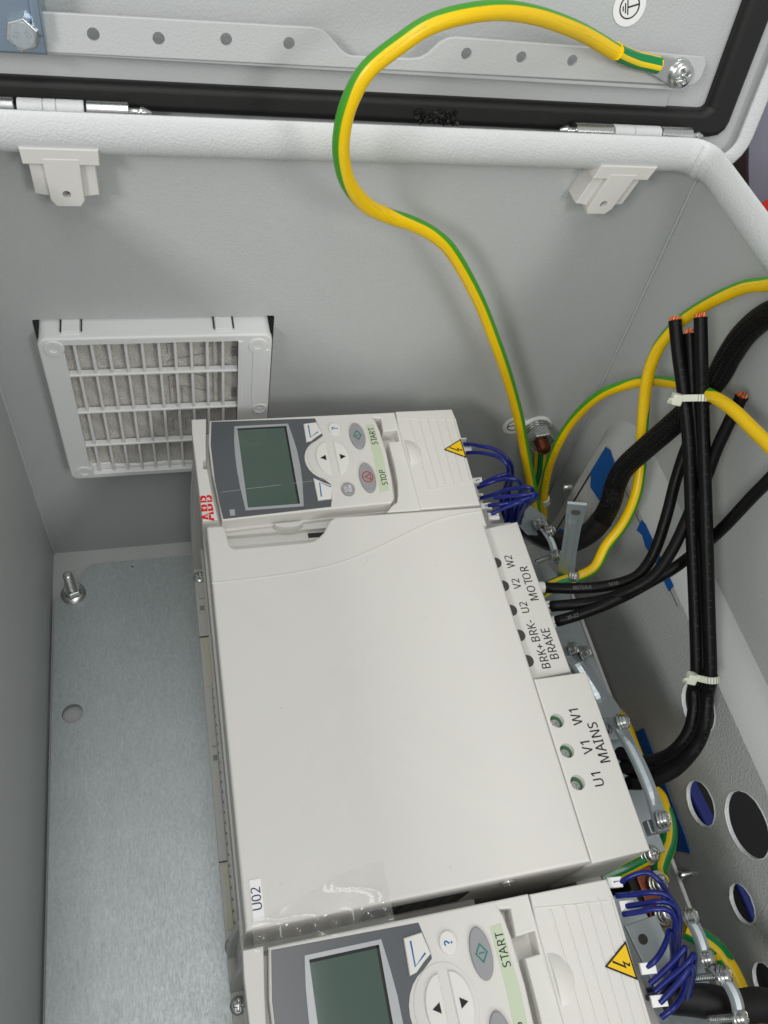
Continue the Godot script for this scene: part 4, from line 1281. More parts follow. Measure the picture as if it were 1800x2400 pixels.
func clamps() -> void:
	var AX := V(0.72, 0.66, 0.12)
	# the bottom plate of each drive, on which the clamps stand
	for k in 2:
		var z := OFF * k
		var p := [P(0.258, 0.086 + z), P(0.298, 0.086 + z), P(0.3105, 0.120 + z), P(0.3105, 0.272 + z), P(0.258, 0.272 + z)]
		if k == 1: p = [P(0.258, 0.2870), P(0.2860, 0.2860), P(0.2900, 0.3010), P(0.3060, 0.3300), P(0.3060, 0.53), P(0.258, 0.53)]
		solo("clamp_plate", slab(p, 0.0965, 0.0985, 0.0004), M.zinc_dull, ["dull zinc plate at the lower end of the far drive, carrying cable clamps", "dull zinc plate at the lower end of the near drive, beside the blue wires"][k], "plate")
	var c := thing("control_cable_clamp", "small zinc cable clamp with three screws beside the far drive's blue wires", "cable clamp", "cable clamps at the lower ends of the drives")
	put("clamp_tongue", prism([P(-0.007, -0.011), P(0.006, -0.012), P(0.009, 0.004), P(0.003, 0.012), P(-0.006, 0.010), P(-0.010, 0.0)], 0, 0.0014, 0.0004).mesh(aim(V(0.2862, 0.128, 0.0865), V(0.35, 0.85, 0.35), 0.5)), M.zinc_dull, c)
	screw_stack(c, V(0.2880, 0.1300, 0.0915), AX, 1.0)
	strap(c, V(0.2905, 0.1300, 0.0960), V(0.2925, 0.1260, 0.1170), AX, 0.0085, 0.0014, 0.002)
	screw_stack(c, V(0.2925, 0.1315, 0.0985), AX, 1.0)
	screw_stack(c, V(0.2920, 0.1290, 0.1135), AX, 1.05, 0.012)
	var l := thing("shield_clamp", "long upright zinc strap with a hole at its top, beside the braided cable", "cable clamp", "cable clamps at the lower ends of the drives")
	strap(l, V(0.2955, 0.1270, 0.1265), V(0.2750, 0.2012, 0.1250), V(-0.45, 0.55, 0.70), 0.0092, 0.0015, -0.002, 0.9)
	screw_stack(l, V(0.2965, 0.1310, 0.1285), V(0.75, 0.35, 0.45), 1.1)
	put("strap_foot", block(V(0.2920, 0.0985, 0.1240), V(0.2985, 0.1290, 0.1262)), M.zinc_dull, l)
	var b := thing("motor_cable_clamp", "zinc clamp bar with two screws beside the BRAKE lettering", "cable clamp", "cable clamps at the lower ends of the drives")
	strap(b, V(0.2850, 0.1215, 0.1665), V(0.2965, 0.1200, 0.2070), V(0.30, 0.95, 0.0), 0.0150, 0.0014, 0.0)
	put("clamp_leg", block(V(0.2790, 0.098, 0.166), V(0.2815, 0.1230, 0.198)), M.zinc_dull, b)
	put("lower_strap", block(V(0.2950, 0.1045, 0.168), V(0.3070, 0.1060, 0.215), 0.0004), M.zinc_dull, b)
	screw_stack(b, V(0.2850, 0.1235, 0.1685), AX, 1.0)
	screw_stack(b, V(0.2910, 0.1230, 0.1715), AX, 1.05)
	var m := thing("mains_cable_clamp", "curved zinc clamp bar with a screw at each end, over the mains cables", "cable clamp", "cable clamps at the lower ends of the drives")
	strap(m, V(0.2800, 0.1500, 0.2165), V(0.2835, 0.1500, 0.2700), V(0.35, 0.93, 0.1), 0.0085, 0.0016, 0.003)
	put("clamp_foot", block(V(0.2790, 0.1440, 0.2640), V(0.2890, 0.1485, 0.2700), 0.0006), M.zinc_dull, m)
	put("clamp_leg", block(V(0.2720, 0.098, 0.2150), V(0.2745, 0.1480, 0.2680)), M.zinc_dull, m)
	screw_stack(m, V(0.2815, 0.1520, 0.2200), AX, 1.05)
	screw_stack(m, V(0.2830, 0.1520, 0.2655), AX, 1.05)
	screw_stack(m, V(0.2765, 0.1440, 0.2195), AX, 0.9)
	var d := thing("near_cable_clamp", "row of zinc clamps with four screws holding the black cable of the near drive", "cable clamp", "cable clamps at the lower ends of the drives")
	strap(d, V(0.2865, 0.1380, 0.3015), V(0.2870, 0.1380, 0.3235), V(0.45, 0.88, 0.1), 0.0085, 0.0015, 0.002)
	strap(d, V(0.2895, 0.1400, 0.3240), V(0.2895, 0.1400, 0.3470), V(0.45, 0.88, 0.1), 0.0080, 0.0015, 0.004)
	put("clamp_tongue", prism([P(-0.006, -0.009), P(0.006, -0.009), P(0.007, 0.006), P(-0.006, 0.006)], 0, 0.0014, 0.0004).mesh(aim(V(0.2830, 0.1320, 0.3255), V(0.2, 0.95, 0.2), 0.2)), M.blue_zinc, d)
	put("clamp_plate_tab", slab([P(0.2610, 0.3015), P(0.2770, 0.3000), P(0.2800, 0.3200), P(0.2660, 0.3290)], 0.1290, 0.1304, 0.0004), M.zinc_dull, d)
	put("tab_hole", slab(ring(0.2672, 0.3080, 0.0021, 20), 0.1303, 0.1308), M.shadow_gap, d)
	screw_stack(d, V(0.2862, 0.1395, 0.3040), AX, 1.0)
	screw_stack(d, V(0.2865, 0.1395, 0.3200), AX, 1.0)
	screw_stack(d, V(0.2895, 0.1420, 0.3275), AX, 1.05, 0.012)
	screw_stack(d, V(0.2895, 0.1420, 0.3425), AX, 1.05, 0.012)
	var u := thing("earth_bar", "copper earth bar with three screws between the two drives", "busbar")
	put("bar", slab(rect(0.2915, 0.2600, 0.3005, 0.3040), 0.0935, 0.0965, 0.0005), M.busbar, u)
	put("bar_support", slab(rect(0.2880, 0.262, 0.3030, 0.302), 0.0985 - 0.094, 0.0933), M.dark, u)
	for q in [V(0.3000, 0.0985, 0.2718), V(0.2995, 0.0975, 0.2852), V(0.2970, 0.0975, 0.2985)]:
		screw_stack(u, q, V(0.25, 0.95, 0.15), 1.25)
	put("earth_lug", prism(ring(0, 0, 0.0058, 24), 0, 0.0014, 0.0003).mesh(aim(V(0.3005, 0.0970, 0.2850), V(0.2, 0.96, 0.1))), M.bright, u)

# ---------------------------------------------------------------- cables
const UPW := Vector3(0.078, 0.569, -0.819)      # up, right and away in the photograph
const RTW := Vector3(0.967, 0.158, 0.202)
const AWAY := Vector3(0.244, -0.807, -0.538)

func cables() -> void:
	var a := thing("door_earth_cable", "green and yellow earth cable looping from the door screw down to the earth stud", "cable", "green and yellow earth cables")
	var pa := [V(0.3064,0.3460,-0.0060), V(0.2955,0.3472,-0.0060), V(0.2819,0.3515,-0.0020), V(0.2644,0.3594,0.0040), V(0.2485,0.3665,0.0120), V(0.2281,0.3739,0.0220), V(0.2107,0.3779,0.0300), V(0.1958,0.3784,0.0360), V(0.1828,0.3760,0.0400), V(0.1731,0.3711,0.0430), V(0.1619,0.3622,0.0450), V(0.1568,0.3519,0.0460), V(0.1552,0.3416,0.0460), V(0.1562,0.3301,0.0450), V(0.1611,0.3166,0.0420), V(0.1711,0.3035,0.0370), V(0.1824,0.2950,0.0320), V(0.1961,0.2881,0.0280), V(0.2091,0.2802,0.0260), V(0.2209,0.2692,0.0250), V(0.2398,0.2431,0.0240), V(0.2569,0.2150,0.0230), V(0.2743,0.1842,0.0230), V(0.2912,0.1504,0.0260), V(0.3051,0.1180,0.0300), V(0.3159,0.0922,0.0360), V(0.3249,0.0697,0.0420)]
	put("insulation", tube(pa, 0.0033, 18, 0, 6, 1.0, 0, true, [[0.0, UPW - AWAY * 0.5], [0.26, UPW - AWAY * 0.6], [0.36, UPW - RTW - AWAY * 0.8], [0.44, -RTW - AWAY * 0.5], [0.52, -RTW - UPW * 0.4], [0.58, AWAY], [0.66, UPW + RTW * 0.6], [0.74, RTW + UPW * 0.4], [1.0, RTW]]).mesh(), M.earth, a)
	put("taped_end", tube([V(0.3050, 0.3462, -0.0055), V(0.2990, 0.3470, -0.0056), V(0.2930, 0.3480, -0.0050), V(0.2835, 0.3512, -0.0024), V(0.2800, 0.3528, -0.0012)], 0.0044, 10, 0.4, 4, 0.8).mesh(), M.earth_tape, a)
	var b := thing("clamped_earth_cable", "printed yellow earth cable arching from the clamp out to the right", "cable", "green and yellow earth cables")
	var pb := [V(0.3368,0.0539,0.0400), V(0.3318,0.0703,0.0370), V(0.3287,0.0856,0.0340), V(0.3254,0.1064,0.0320), V(0.3236,0.1329,0.0320), V(0.3245,0.1572,0.0340), V(0.3275,0.1820,0.0400), V(0.3333,0.1987,0.0480), V(0.3395,0.2114,0.0569), V(0.3385,0.2308,0.0779), V(0.3310,0.2515,0.1034), V(0.3280,0.2622,0.1219), V(0.3250,0.2700,0.1413), V(0.3220,0.2767,0.1578), V(0.3180,0.2837,0.1780)]
	pb.append_array([V(0.322, 0.270, 0.240), V(0.330, 0.200, 0.300), V(0.334, 0.120, 0.370), V(0.330, 0.060, 0.430)])
	put("insulation", tube(pb, 0.0030, 18, 0, 6, 1.0, 0, true, [[0.0, -RTW + AWAY * 0.8], [0.31, -RTW + UPW * 0.5 + AWAY * 0.6], [0.505, UPW + AWAY * 0.6], [0.58, AWAY + UPW * 0.5], [1.0, AWAY + UPW * 0.4]]).mesh(), M.earth, b)
	var c := thing("motor_earth_cable", "green and yellow earth cable curving from the upper right edge down to the motor terminals", "cable", "green and yellow earth cables")
	var pc := [V(0.400, 0.310, 0.180), V(0.352, 0.343, 0.150), V(0.333, 0.338, 0.125)]
	pc.append_array([V(0.3300,0.3235,0.1092), V(0.3320,0.3090,0.0948), V(0.3330,0.2971,0.0829), V(0.3330,0.2769,0.0699), V(0.3320,0.2579,0.0614), V(0.3300,0.2425,0.0597), V(0.3290,0.2317,0.0619), V(0.3290,0.2219,0.0656), V(0.3300,0.2116,0.0709), V(0.3310,0.2010,0.0780), V(0.3320,0.1904,0.0854), V(0.3320,0.1821,0.0933), V(0.3310,0.1734,0.1010), V(0.3290,0.1645,0.1070), V(0.3250,0.1538,0.1127), V(0.3180,0.1431,0.1182), V(0.3110,0.1358,0.1267), V(0.3030,0.1312,0.1290), V(0.2960,0.1297,0.1299), V(0.2870,0.1274,0.1310), V(0.2790,0.1252,0.1341)])
	put("insulation", tube(pc, 0.0031, 18, 0, 6, 1.0, 0, true, [[0.13, UPW], [0.32, UPW - RTW * 0.6], [0.39, AWAY - RTW * 0.5], [0.46, AWAY + RTW * 0.6], [0.52, RTW], [0.83, RTW - UPW * 0.6], [1.0, -UPW]]).mesh(), M.earth, c)
	put("taped_end", tube([V(0.2985, 0.1302, 0.1297), V(0.2920, 0.1287, 0.1303), V(0.2840, 0.1266, 0.1320), V(0.2760, 0.1240, 0.1350), V(0.2680, 0.121, 0.138)], 0.0040, 12, 2.2, 4, 0.9).mesh(), M.earth_tape, c)
	var d := thing("mains_earth_cable", "yellow earth cable low along the far drive's right side, end taped", "cable", "green and yellow earth cables")
	put("insulation", tube([V(0.3440, 0.010, 0.13), V(0.3440, 0.015, 0.1620), V(0.3400, 0.0380, 0.1815), V(0.3333, 0.0640, 0.1910), V(0.3318, 0.0680, 0.2132), V(0.3310, 0.0710, 0.2335), V(0.3338, 0.0725, 0.2417), V(0.3320, 0.0735, 0.2532)], 0.0034, 16, 0, 6, 1.0, 0, true, [[0.0, AWAY - RTW], [1.0, AWAY - RTW]]).mesh(), M.earth, d)
	put("taped_end", tube([V(0.3328, 0.0730, 0.2480), V(0.3318, 0.0740, 0.2540), V(0.3285, 0.0760, 0.2608), V(0.3232, 0.0790, 0.2672), V(0.3165, 0.0830, 0.2722), V(0.3080, 0.0890, 0.2790), V(0.3045, 0.0940, 0.2830)], 0.0046, 12, 0.4, 4, 0.75).mesh(), M.earth_tape, d)
	put("upper_tail", tube([V(0.2990, 0.0990, 0.2722), V(0.2930, 0.0960, 0.2735), V(0.2860, 0.0930, 0.2750), V(0.2760, 0.0900, 0.2770)], 0.0044, 12, 0.8, 4, 0.7).mesh(), M.earth_tape, d)
	var g := thing("near_earth_cable", "taped green and yellow earth cable beside the near drive's clamps, going down", "cable", "green and yellow earth cables")
	put("insulation", tube([V(0.3215, 0.0900, 0.3185), V(0.3248, 0.0900, 0.3246), V(0.3261, 0.0900, 0.3310), V(0.3264, 0.0900, 0.3371), V(0.3265, 0.0900, 0.3438), V(0.3265, 0.0900, 0.3503), V(0.3265, 0.09, 0.38)], 0.0042, 16, 2.2, 6).mesh(), M.earth, g)
	put("taped_end", tube([V(0.3095, 0.0900, 0.3060), V(0.3151, 0.0900, 0.3102), V(0.3183, 0.0905, 0.3132), V(0.3221, 0.0905, 0.3178), V(0.3246, 0.0902, 0.3240)], 0.0047, 12, 0.6, 4, 0.85).mesh(), M.earth_tape, g)
	# braided sleeve over the control cable
	var br := thing("braided_cable", "thick black cable in a braided sleeve rising to the upper right", "cable")
	var pbr := [V(0.400, 0.330, 0.150), V(0.345, 0.343, 0.128), V(0.3345, 0.325, 0.116)]
	pbr.append_array([V(0.3420,0.3085,0.1062), V(0.3430,0.2919,0.0947), V(0.3435,0.2762,0.0895), V(0.3440,0.2610,0.0890), V(0.3435,0.2491,0.0910), V(0.3390,0.2318,0.0930), V(0.3300,0.2195,0.0963), V(0.3250,0.2006,0.0949), V(0.3220,0.1830,0.0932), V(0.3200,0.1718,0.0965), V(0.3170,0.1656,0.1036), V(0.3180,0.1507,0.1044), V(0.3140,0.1394,0.1060), V(0.3060,0.1272,0.1044), V(0.2970,0.1190,0.0958), V(0.2840,0.1220,0.0865)])
	put("braided_sleeve", tube(pbr.slice(0, 15), 0.0058, 24, 0, 6).mesh(), M.braid, br)
	put("jacket", tube(pbr.slice(14), 0.0062, 20, 0, 6).mesh(), M.jacket, br)
	var jk := thing("near_control_cable", "thick black jacketed cable under the near drive's clamps, leaving to the right", "cable")
	put("jacket", tube([V(0.270, 0.128, 0.330), V(0.2800, 0.1290, 0.3330), V(0.2900, 0.1300, 0.3365), V(0.3000, 0.1300, 0.3400), V(0.3125, 0.1300, 0.3421), V(0.328, 0.1280, 0.352), V(0.333, 0.1150, 0.385), V(0.330, 0.0800, 0.440)], 0.0068, 20, 0, 5).mesh(), M.jacket, jk)
	# the three cut mains cables, tied together
	var labels := ["left one of the three tied black cables, cut end bare copper", "middle, shortest of the three tied black cables, its copper end lower", "right one of the three tied black cables, cut end bare copper"]
	var paths := [[V(0.3220,0.2652,0.0686), V(0.3230,0.2557,0.0812), V(0.3250,0.2445,0.0958), V(0.3270,0.2281,0.1168), V(0.3280,0.2014,0.1488), V(0.3290,0.1744,0.1818), V(0.3290,0.1560,0.2045), V(0.3300,0.1480,0.2076), V(0.3290,0.1440,0.2150), V(0.3270,0.1391,0.2220), V(0.3230,0.1357,0.2274), V(0.3160,0.1336,0.2321), V(0.3070,0.1346,0.2352), V(0.2950,0.1384,0.2365), V(0.2850,0.1440,0.2362), V(0.2770,0.1507,0.2336)], [V(0.3280,0.2632,0.0754), V(0.3290,0.2540,0.0854), V(0.3310,0.2397,0.1000), V(0.3340,0.2130,0.1320), V(0.3350,0.1790,0.1731), V(0.3360,0.1523,0.2038), V(0.3340,0.1412,0.2147), V(0.3310,0.1366,0.2235), V(0.3260,0.1333,0.2294), V(0.3180,0.1327,0.2345), V(0.3090,0.1319,0.2381), V(0.2970,0.1360,0.2404), V(0.2860,0.1410,0.2402), V(0.2780,0.1484,0.2396)], [V(0.3260,0.2754,0.0779), V(0.3270,0.2627,0.0913), V(0.3290,0.2495,0.1033), V(0.3310,0.2325,0.1207), V(0.3310,0.2072,0.1529), V(0.3320,0.1801,0.1851), V(0.3320,0.1623,0.2076), V(0.3320,0.1543,0.2135), V(0.3310,0.1490,0.2203), V(0.3280,0.1449,0.2279), V(0.3220,0.1439,0.2342), V(0.3150,0.1417,0.2393), V(0.3060,0.1418,0.2436), V(0.2960,0.1408,0.2461), V(0.2870,0.1412,0.2464), V(0.2800,0.1425,0.2457)]]
	for i in 3:
		var t := thing("mains_cable", labels[i], "cable", "black mains cables cut off above the ties")
		put("insulation", tube(paths[i], 0.0031, 18, 0, 6).mesh(), M.rubber, t)
		if i != 1: _print_along(paths[i].slice(1), 0.0031, "1X10 CEI 20-22  07G9-K 1X10 CEI 20-22  07G9-K 1X10", t, M.dim_ink)
		strands(t, paths[i][0], (paths[i][0] - paths[i][1]).normalized())
	var mp := [[V(0.2680,0.1489,0.1426), V(0.2720,0.1488,0.1431), V(0.2810,0.1540,0.1475), V(0.2920,0.1593,0.1512), V(0.3030,0.1639,0.1526), V(0.3110,0.1693,0.1524), V(0.3180,0.1743,0.1475), V(0.3220,0.1826,0.1411), V(0.3260,0.1937,0.1312), V(0.3300,0.2034,0.1206), V(0.3330,0.2154,0.1117), V(0.3350,0.2258,0.1065)], [V(0.2680,0.1493,0.1543), V(0.2710,0.1514,0.1553), V(0.2810,0.1553,0.1575), V(0.2920,0.1631,0.1605), V(0.3020,0.1738,0.1618), V(0.3100,0.1815,0.1605), V(0.3160,0.1874,0.1563), V(0.3220,0.1956,0.1495), V(0.3300,0.2082,0.1374), V(0.3340,0.2224,0.1296), V(0.3360,0.2355,0.1226), V(0.3400,0.2590,0.1128)], [V(0.2680,0.1493,0.1632), V(0.2710,0.1517,0.1637), V(0.2800,0.1570,0.1640), V(0.2900,0.1645,0.1641), V(0.3020,0.1692,0.1619), V(0.3140,0.1729,0.1585), V(0.3260,0.1786,0.1553), V(0.3365,0.1859,0.1513), V(0.3400,0.2071,0.1515), V(0.3410,0.2322,0.1513), V(0.3410,0.2497,0.1520), V(0.3410,0.2663,0.1522)]]
	mp[2].append_array([V(0.333, 0.300, 0.158), V(0.334, 0.325, 0.165), V(0.352, 0.338, 0.175), V(0.390, 0.320, 0.190)])
	var ml := ["black motor cable from the topmost motor terminal, end hidden behind the tied cables", "black motor cable from the middle motor terminal, bare copper end at the right", "black motor cable from the lowest motor terminal, running out to the right"]
	for i in 3:
		var t := thing("motor_cable", ml[i], "cable", "black cables from the motor terminals")
		put("insulation", tube(mp[i], 0.0029, 18, 0, 6).mesh(), M.rubber, t)
		var q: Array = mp[i]
		var dir: Vector3 = (q[1] - q[0]).normalized()
		put("core_marker", tube([q[0] - dir * 0.006, q[0] + dir * 0.0012], 0.0032, 8, 0.4, 1).mesh(), M.white, t)
		if i == 1:
			strands(t, q[-1], (q[-1] - q[-2]).normalized())
		var marks: Array = [["N07G9-K", 2.5], ["1X10", 3.75], ["", 0], ["CEI", 2.6], ["20-22", 1.6], ["3", 4.0]]
		for k in 2:
			var w: Array = marks[i * 2 + k]
			if i == 1 or w[0] == "": continue
			_print_on(t, q, w[1], w[0], 0.0029, 0.0017, M.pale_ink)
	_print_along(pb, 0.0030, "H07Z-K 1x16 CEI 20-22", b)
	# ties
	tie("upper of two white cable ties round the three black mains cables", [V(0.3247, 0.2440, 0.0965), V(0.3310, 0.2400, 0.1000), V(0.3290, 0.2492, 0.1036)], V(0.1, 0.62, -0.75))
	tie("lower of two white cable ties, above the bend of the black mains cables", [V(0.3290, 0.1565, 0.2040), V(0.3360, 0.1528, 0.2032), V(0.3320, 0.1628, 0.2070)], V(0, 0.63, -0.75))
	var small := thing("small_tie", "small white tie at the foot of the clamped yellow cables", "cable tie")
	put("band", tube([V(0.3318, 0.0740, 0.0365), V(0.3336, 0.0690, 0.0372)], 0.0036, 16, 0, 1).mesh(), M.tie, small)
	# control wires
	var sets := [[
		[V(0.2465,0.1590,0.0514), V(0.2500,0.1611,0.0537), V(0.2530,0.1664,0.0595), V(0.2580,0.1689,0.0637), V(0.2620,0.1695,0.0682), V(0.2650,0.1687,0.0727), V(0.2680,0.1635,0.0743), V(0.2700,0.1560,0.0753), V(0.2720,0.1451,0.0750), V(0.2730,0.1365,0.0772), V(0.2740,0.1305,0.0814), V(0.2760,0.1251,0.0867)],
		[V(0.2465,0.1592,0.0581), V(0.2500,0.1625,0.0607), V(0.2530,0.1680,0.0660), V(0.2570,0.1714,0.0709), V(0.2600,0.1723,0.0751), V(0.2620,0.1703,0.0780), V(0.2650,0.1613,0.0778), V(0.2680,0.1465,0.0757), V(0.2700,0.1340,0.0751), V(0.2720,0.1269,0.0787), V(0.2740,0.1227,0.0844)],
		[V(0.2490,0.1581,0.0799), V(0.2530,0.1627,0.0805), V(0.2570,0.1669,0.0814), V(0.2610,0.1683,0.0817), V(0.2640,0.1659,0.0818), V(0.2660,0.1585,0.0812), V(0.2680,0.1473,0.0796), V(0.2700,0.1377,0.0794), V(0.2730,0.1287,0.0817), V(0.2750,0.1242,0.0861)],
		[V(0.2470,0.1582,0.0820), V(0.2500,0.1636,0.0838), V(0.2550,0.1674,0.0845), V(0.2590,0.1723,0.0873), V(0.2630,0.1732,0.0893), V(0.2660,0.1703,0.0905), V(0.2680,0.1627,0.0898), V(0.2700,0.1521,0.0881), V(0.2730,0.1396,0.0866), V(0.2760,0.1292,0.0889)],
		[V(0.2475,0.1563,0.0877), V(0.2510,0.1625,0.0907), V(0.2560,0.1683,0.0923), V(0.2600,0.1749,0.0957), V(0.2640,0.1797,0.0991), V(0.2670,0.1784,0.0999), V(0.2690,0.1710,0.0980), V(0.2710,0.1585,0.0933), V(0.2740,0.1431,0.0890), V(0.2770,0.1300,0.0896)],
		[V(0.2500,0.1672,0.0956), V(0.2550,0.1732,0.0994), V(0.2600,0.1779,0.1025), V(0.2650,0.1801,0.1037), V(0.2680,0.1790,0.1037), V(0.2700,0.1712,0.1016), V(0.2720,0.1581,0.0962), V(0.2750,0.1437,0.0912), V(0.2780,0.1305,0.0906)],
		[V(0.2475,0.1631,0.0975), V(0.2510,0.1677,0.1006), V(0.2560,0.1705,0.1017), V(0.2600,0.1761,0.1044), V(0.2640,0.1783,0.1046), V(0.2660,0.1799,0.1049), V(0.2690,0.1695,0.1010), V(0.2730,0.1508,0.0933), V(0.2760,0.1367,0.0891), V(0.2790,0.1251,0.0881)],
		[V(0.2475,0.1625,0.1026), V(0.2510,0.1655,0.1028), V(0.2550,0.1694,0.1032), V(0.2590,0.1728,0.1039), V(0.2630,0.1739,0.1041), V(0.2670,0.1655,0.1015), V(0.2720,0.1474,0.0940), V(0.2770,0.1287,0.0893)],
	], [
		[V(0.2500,0.1621,0.2878), V(0.2530,0.1661,0.2868), V(0.2570,0.1692,0.2865), V(0.2600,0.1707,0.2875), V(0.2620,0.1715,0.2902), V(0.2640,0.1705,0.2935), V(0.2660,0.1682,0.2968), V(0.2680,0.1670,0.3004), V(0.2700,0.1634,0.3040), V(0.2710,0.1579,0.3087), V(0.2720,0.1492,0.3145), V(0.2730,0.1427,0.3197), V(0.2760,0.1362,0.3258)],
		[V(0.2470,0.1616,0.2921), V(0.2510,0.1673,0.2933), V(0.2560,0.1729,0.2944), V(0.2600,0.1751,0.2960), V(0.2630,0.1747,0.2988), V(0.2660,0.1703,0.3029), V(0.2680,0.1627,0.3078), V(0.2700,0.1527,0.3135), V(0.2720,0.1437,0.3186), V(0.2750,0.1356,0.3246)],
		[V(0.2490,0.1634,0.2967), V(0.2530,0.1691,0.2975), V(0.2570,0.1746,0.2982), V(0.2610,0.1757,0.2996), V(0.2640,0.1734,0.3025), V(0.2660,0.1674,0.3062), V(0.2680,0.1573,0.3114), V(0.2710,0.1448,0.3176), V(0.2740,0.1352,0.3239)],
		[V(0.2465,0.1635,0.2992), V(0.2500,0.1697,0.2999), V(0.2540,0.1742,0.3003), V(0.2580,0.1766,0.3015), V(0.2610,0.1750,0.3036), V(0.2640,0.1681,0.3074), V(0.2670,0.1565,0.3125), V(0.2700,0.1444,0.3183), V(0.2730,0.1363,0.3229)],
		[V(0.2475,0.1660,0.3187), V(0.2510,0.1677,0.3171), V(0.2550,0.1674,0.3147), V(0.2590,0.1670,0.3114), V(0.2620,0.1658,0.3085), V(0.2640,0.1624,0.3099), V(0.2670,0.1540,0.3141), V(0.2710,0.1416,0.3206)],
		[V(0.2475,0.1642,0.3240), V(0.2520,0.1673,0.3217), V(0.2570,0.1699,0.3189), V(0.2610,0.1720,0.3164), V(0.2630,0.1718,0.3154), V(0.2650,0.1657,0.3173), V(0.2690,0.1515,0.3217), V(0.2740,0.1365,0.3279)],
		[V(0.2480,0.1652,0.3268), V(0.2530,0.1687,0.3242), V(0.2580,0.1718,0.3220), V(0.2620,0.1735,0.3198), V(0.2650,0.1731,0.3182), V(0.2670,0.1677,0.3206), V(0.2710,0.1544,0.3255), V(0.2750,0.1389,0.3315)],
		[V(0.2480,0.1663,0.3307), V(0.2530,0.1703,0.3273), V(0.2580,0.1733,0.3238), V(0.2620,0.1731,0.3216), V(0.2650,0.1675,0.3233), V(0.2690,0.1531,0.3282), V(0.2730,0.1399,0.3321)],
		[V(0.2480,0.1634,0.3352), V(0.2520,0.1670,0.3333), V(0.2570,0.1660,0.3308), V(0.2610,0.1644,0.3276), V(0.2640,0.1634,0.3241), V(0.2670,0.1617,0.3214), V(0.2700,0.1525,0.3261), V(0.2740,0.1411,0.3306)],
	]]
	var where := ["far", "near"]
	for k in 2:
		for i in sets[k].size():
			var w := solo("control_wire", tube(sets[k][i], 0.00112, 10, 0, 5).mesh(), M.blue_wire, wire_label(k, i, sets[k].size()), "wire", "blue control wires at the %s drive" % where[k])
		var bun := thing("wire_bundle", "blue control wires gathered together and going down beside the %s drive" % where[k], "wire bundle")
		for i in 7:
			var z := 0.0865 + OFF * 0.935 * k + 0.003 * sin(i * 2.1)
			var x := 0.2700 + 0.0016 * i
			put("wire", tube([V(x, 0.142 + 0.002 * sin(i), z - 0.004), V(x + 0.001, 0.125, z + 0.002), V(x + 0.001, 0.108, z + 0.004), V(x + 0.003, 0.085, z + 0.003)], 0.00112, 10, 0, 4).mesh(), M.blue_wire, bun)
	# numbered tags on the wires
	var tags := [["8", V(0.2480, 0.1520, 0.0842)], ["8", V(0.2490, 0.1560, 0.0935)], ["1", V(0.2500, 0.1590, 0.1020)], ["1", V(0.2485, 0.1560, 0.0760)], ["", V(0.2480, 0.1570, 0.0545)], ["1", V(0.2480, 0.1620, 0.2872)], ["", V(0.2495, 0.1630, 0.2965)], ["", V(0.2480, 0.1660, 0.3190)], ["1", V(0.2480, 0.1660, 0.3300)]]
	for i in tags.size():
		var g2 := solo("wire_tag", prism(rect(-0.0030, -0.0020, 0.0030, 0.0020), -0.0010, 0.0010, 0.0004).mesh(), M.white, ["white tag numbered 8 on the far drive's third blue wire", "white tag numbered 8 nearest the keypad side of the far drive's wires", "white tag numbered 1, nearest of the far drive's wire tags", "white tag beside the far drive's upper blue loop", "blank white tag between the two topmost blue wires", "white tag on the topmost blue wire of the near drive", "blank white tag on the near drive's third blue wire", "white tag at the near drive's lower blue wires", "white tag lowest of the near drive's wire tags"][i], "tag", "white tags on the blue wires", Transform3D(YUP * Basis(V(0, 0, 1), -0.12) * Basis(V(0, 1, 0), -0.2), tags[i][1]))
		if tags[i][0]:
			word(tags[i][0], 0.0022, M.black_ink, g2, V(0.0006, 0, 0.0010), Basis(V(0, 0, 1), PI / 2))

func wire_label(k: int, i: int, n: int) -> String:
	var ord := ["topmost", "second", "third", "fourth", "fifth", "sixth", "seventh", "eighth", "lowest"]
	return "%s of the thin blue wires curling out of the %s drive's control cover" % [ord[i] if i < n - 1 else "lowest", ["far", "near"][k]]

func strands(t: Node3D, at: Vector3, dir: Vector3) -> void:
	var tr := aim(at, dir)
	var s := Shape.new()
	for i in 60:
		var r := sqrt(rng.randf()) * 0.0022
		var a := rng.randf() * TAU
		var p := V(cos(a) * r, sin(a) * r, -0.001)
		var q := tube([p, p + V(rng.randf_range(-0.0004, 0.0004), rng.randf_range(-0.0004, 0.0004), rng.randf_range(0.0016, 0.0034))], 0.00036, 5, 0, 1)
		s.v.append_array(q.v); s.n.append_array(q.n); s.uv.append_array(q.uv)
	put("copper_strands", s.mesh(tr), M.copper, t)
	put("insulation_rim", prism(ring(0, 0, 0.0031, 24), -0.0006, 0.0003, 0.0002, [ring(0, 0, 0.0023, 20)]).mesh(tr), M.rubber, t)

# lettering laid on a cable where its path reaches parameter u, on the side turned up
func _print_on(t: Node3D, path: Array, u: float, text: String, r: float, size: float, m: Material, turn := 0.55) -> void:
	var i := int(u)
	var f := u - i
	var c: Vector3 = path[i].lerp(path[i + 1], f)
	var d: Vector3 = (path[i + 1] - path[i]).normalized()
	var n := V(-0.30, 0.85, 0.35)
	n = (n - d * n.dot(d)).normalized()
	word(text, size, m, t, c + n * (r + 0.00002), Basis(d, n.cross(d), n), "print")

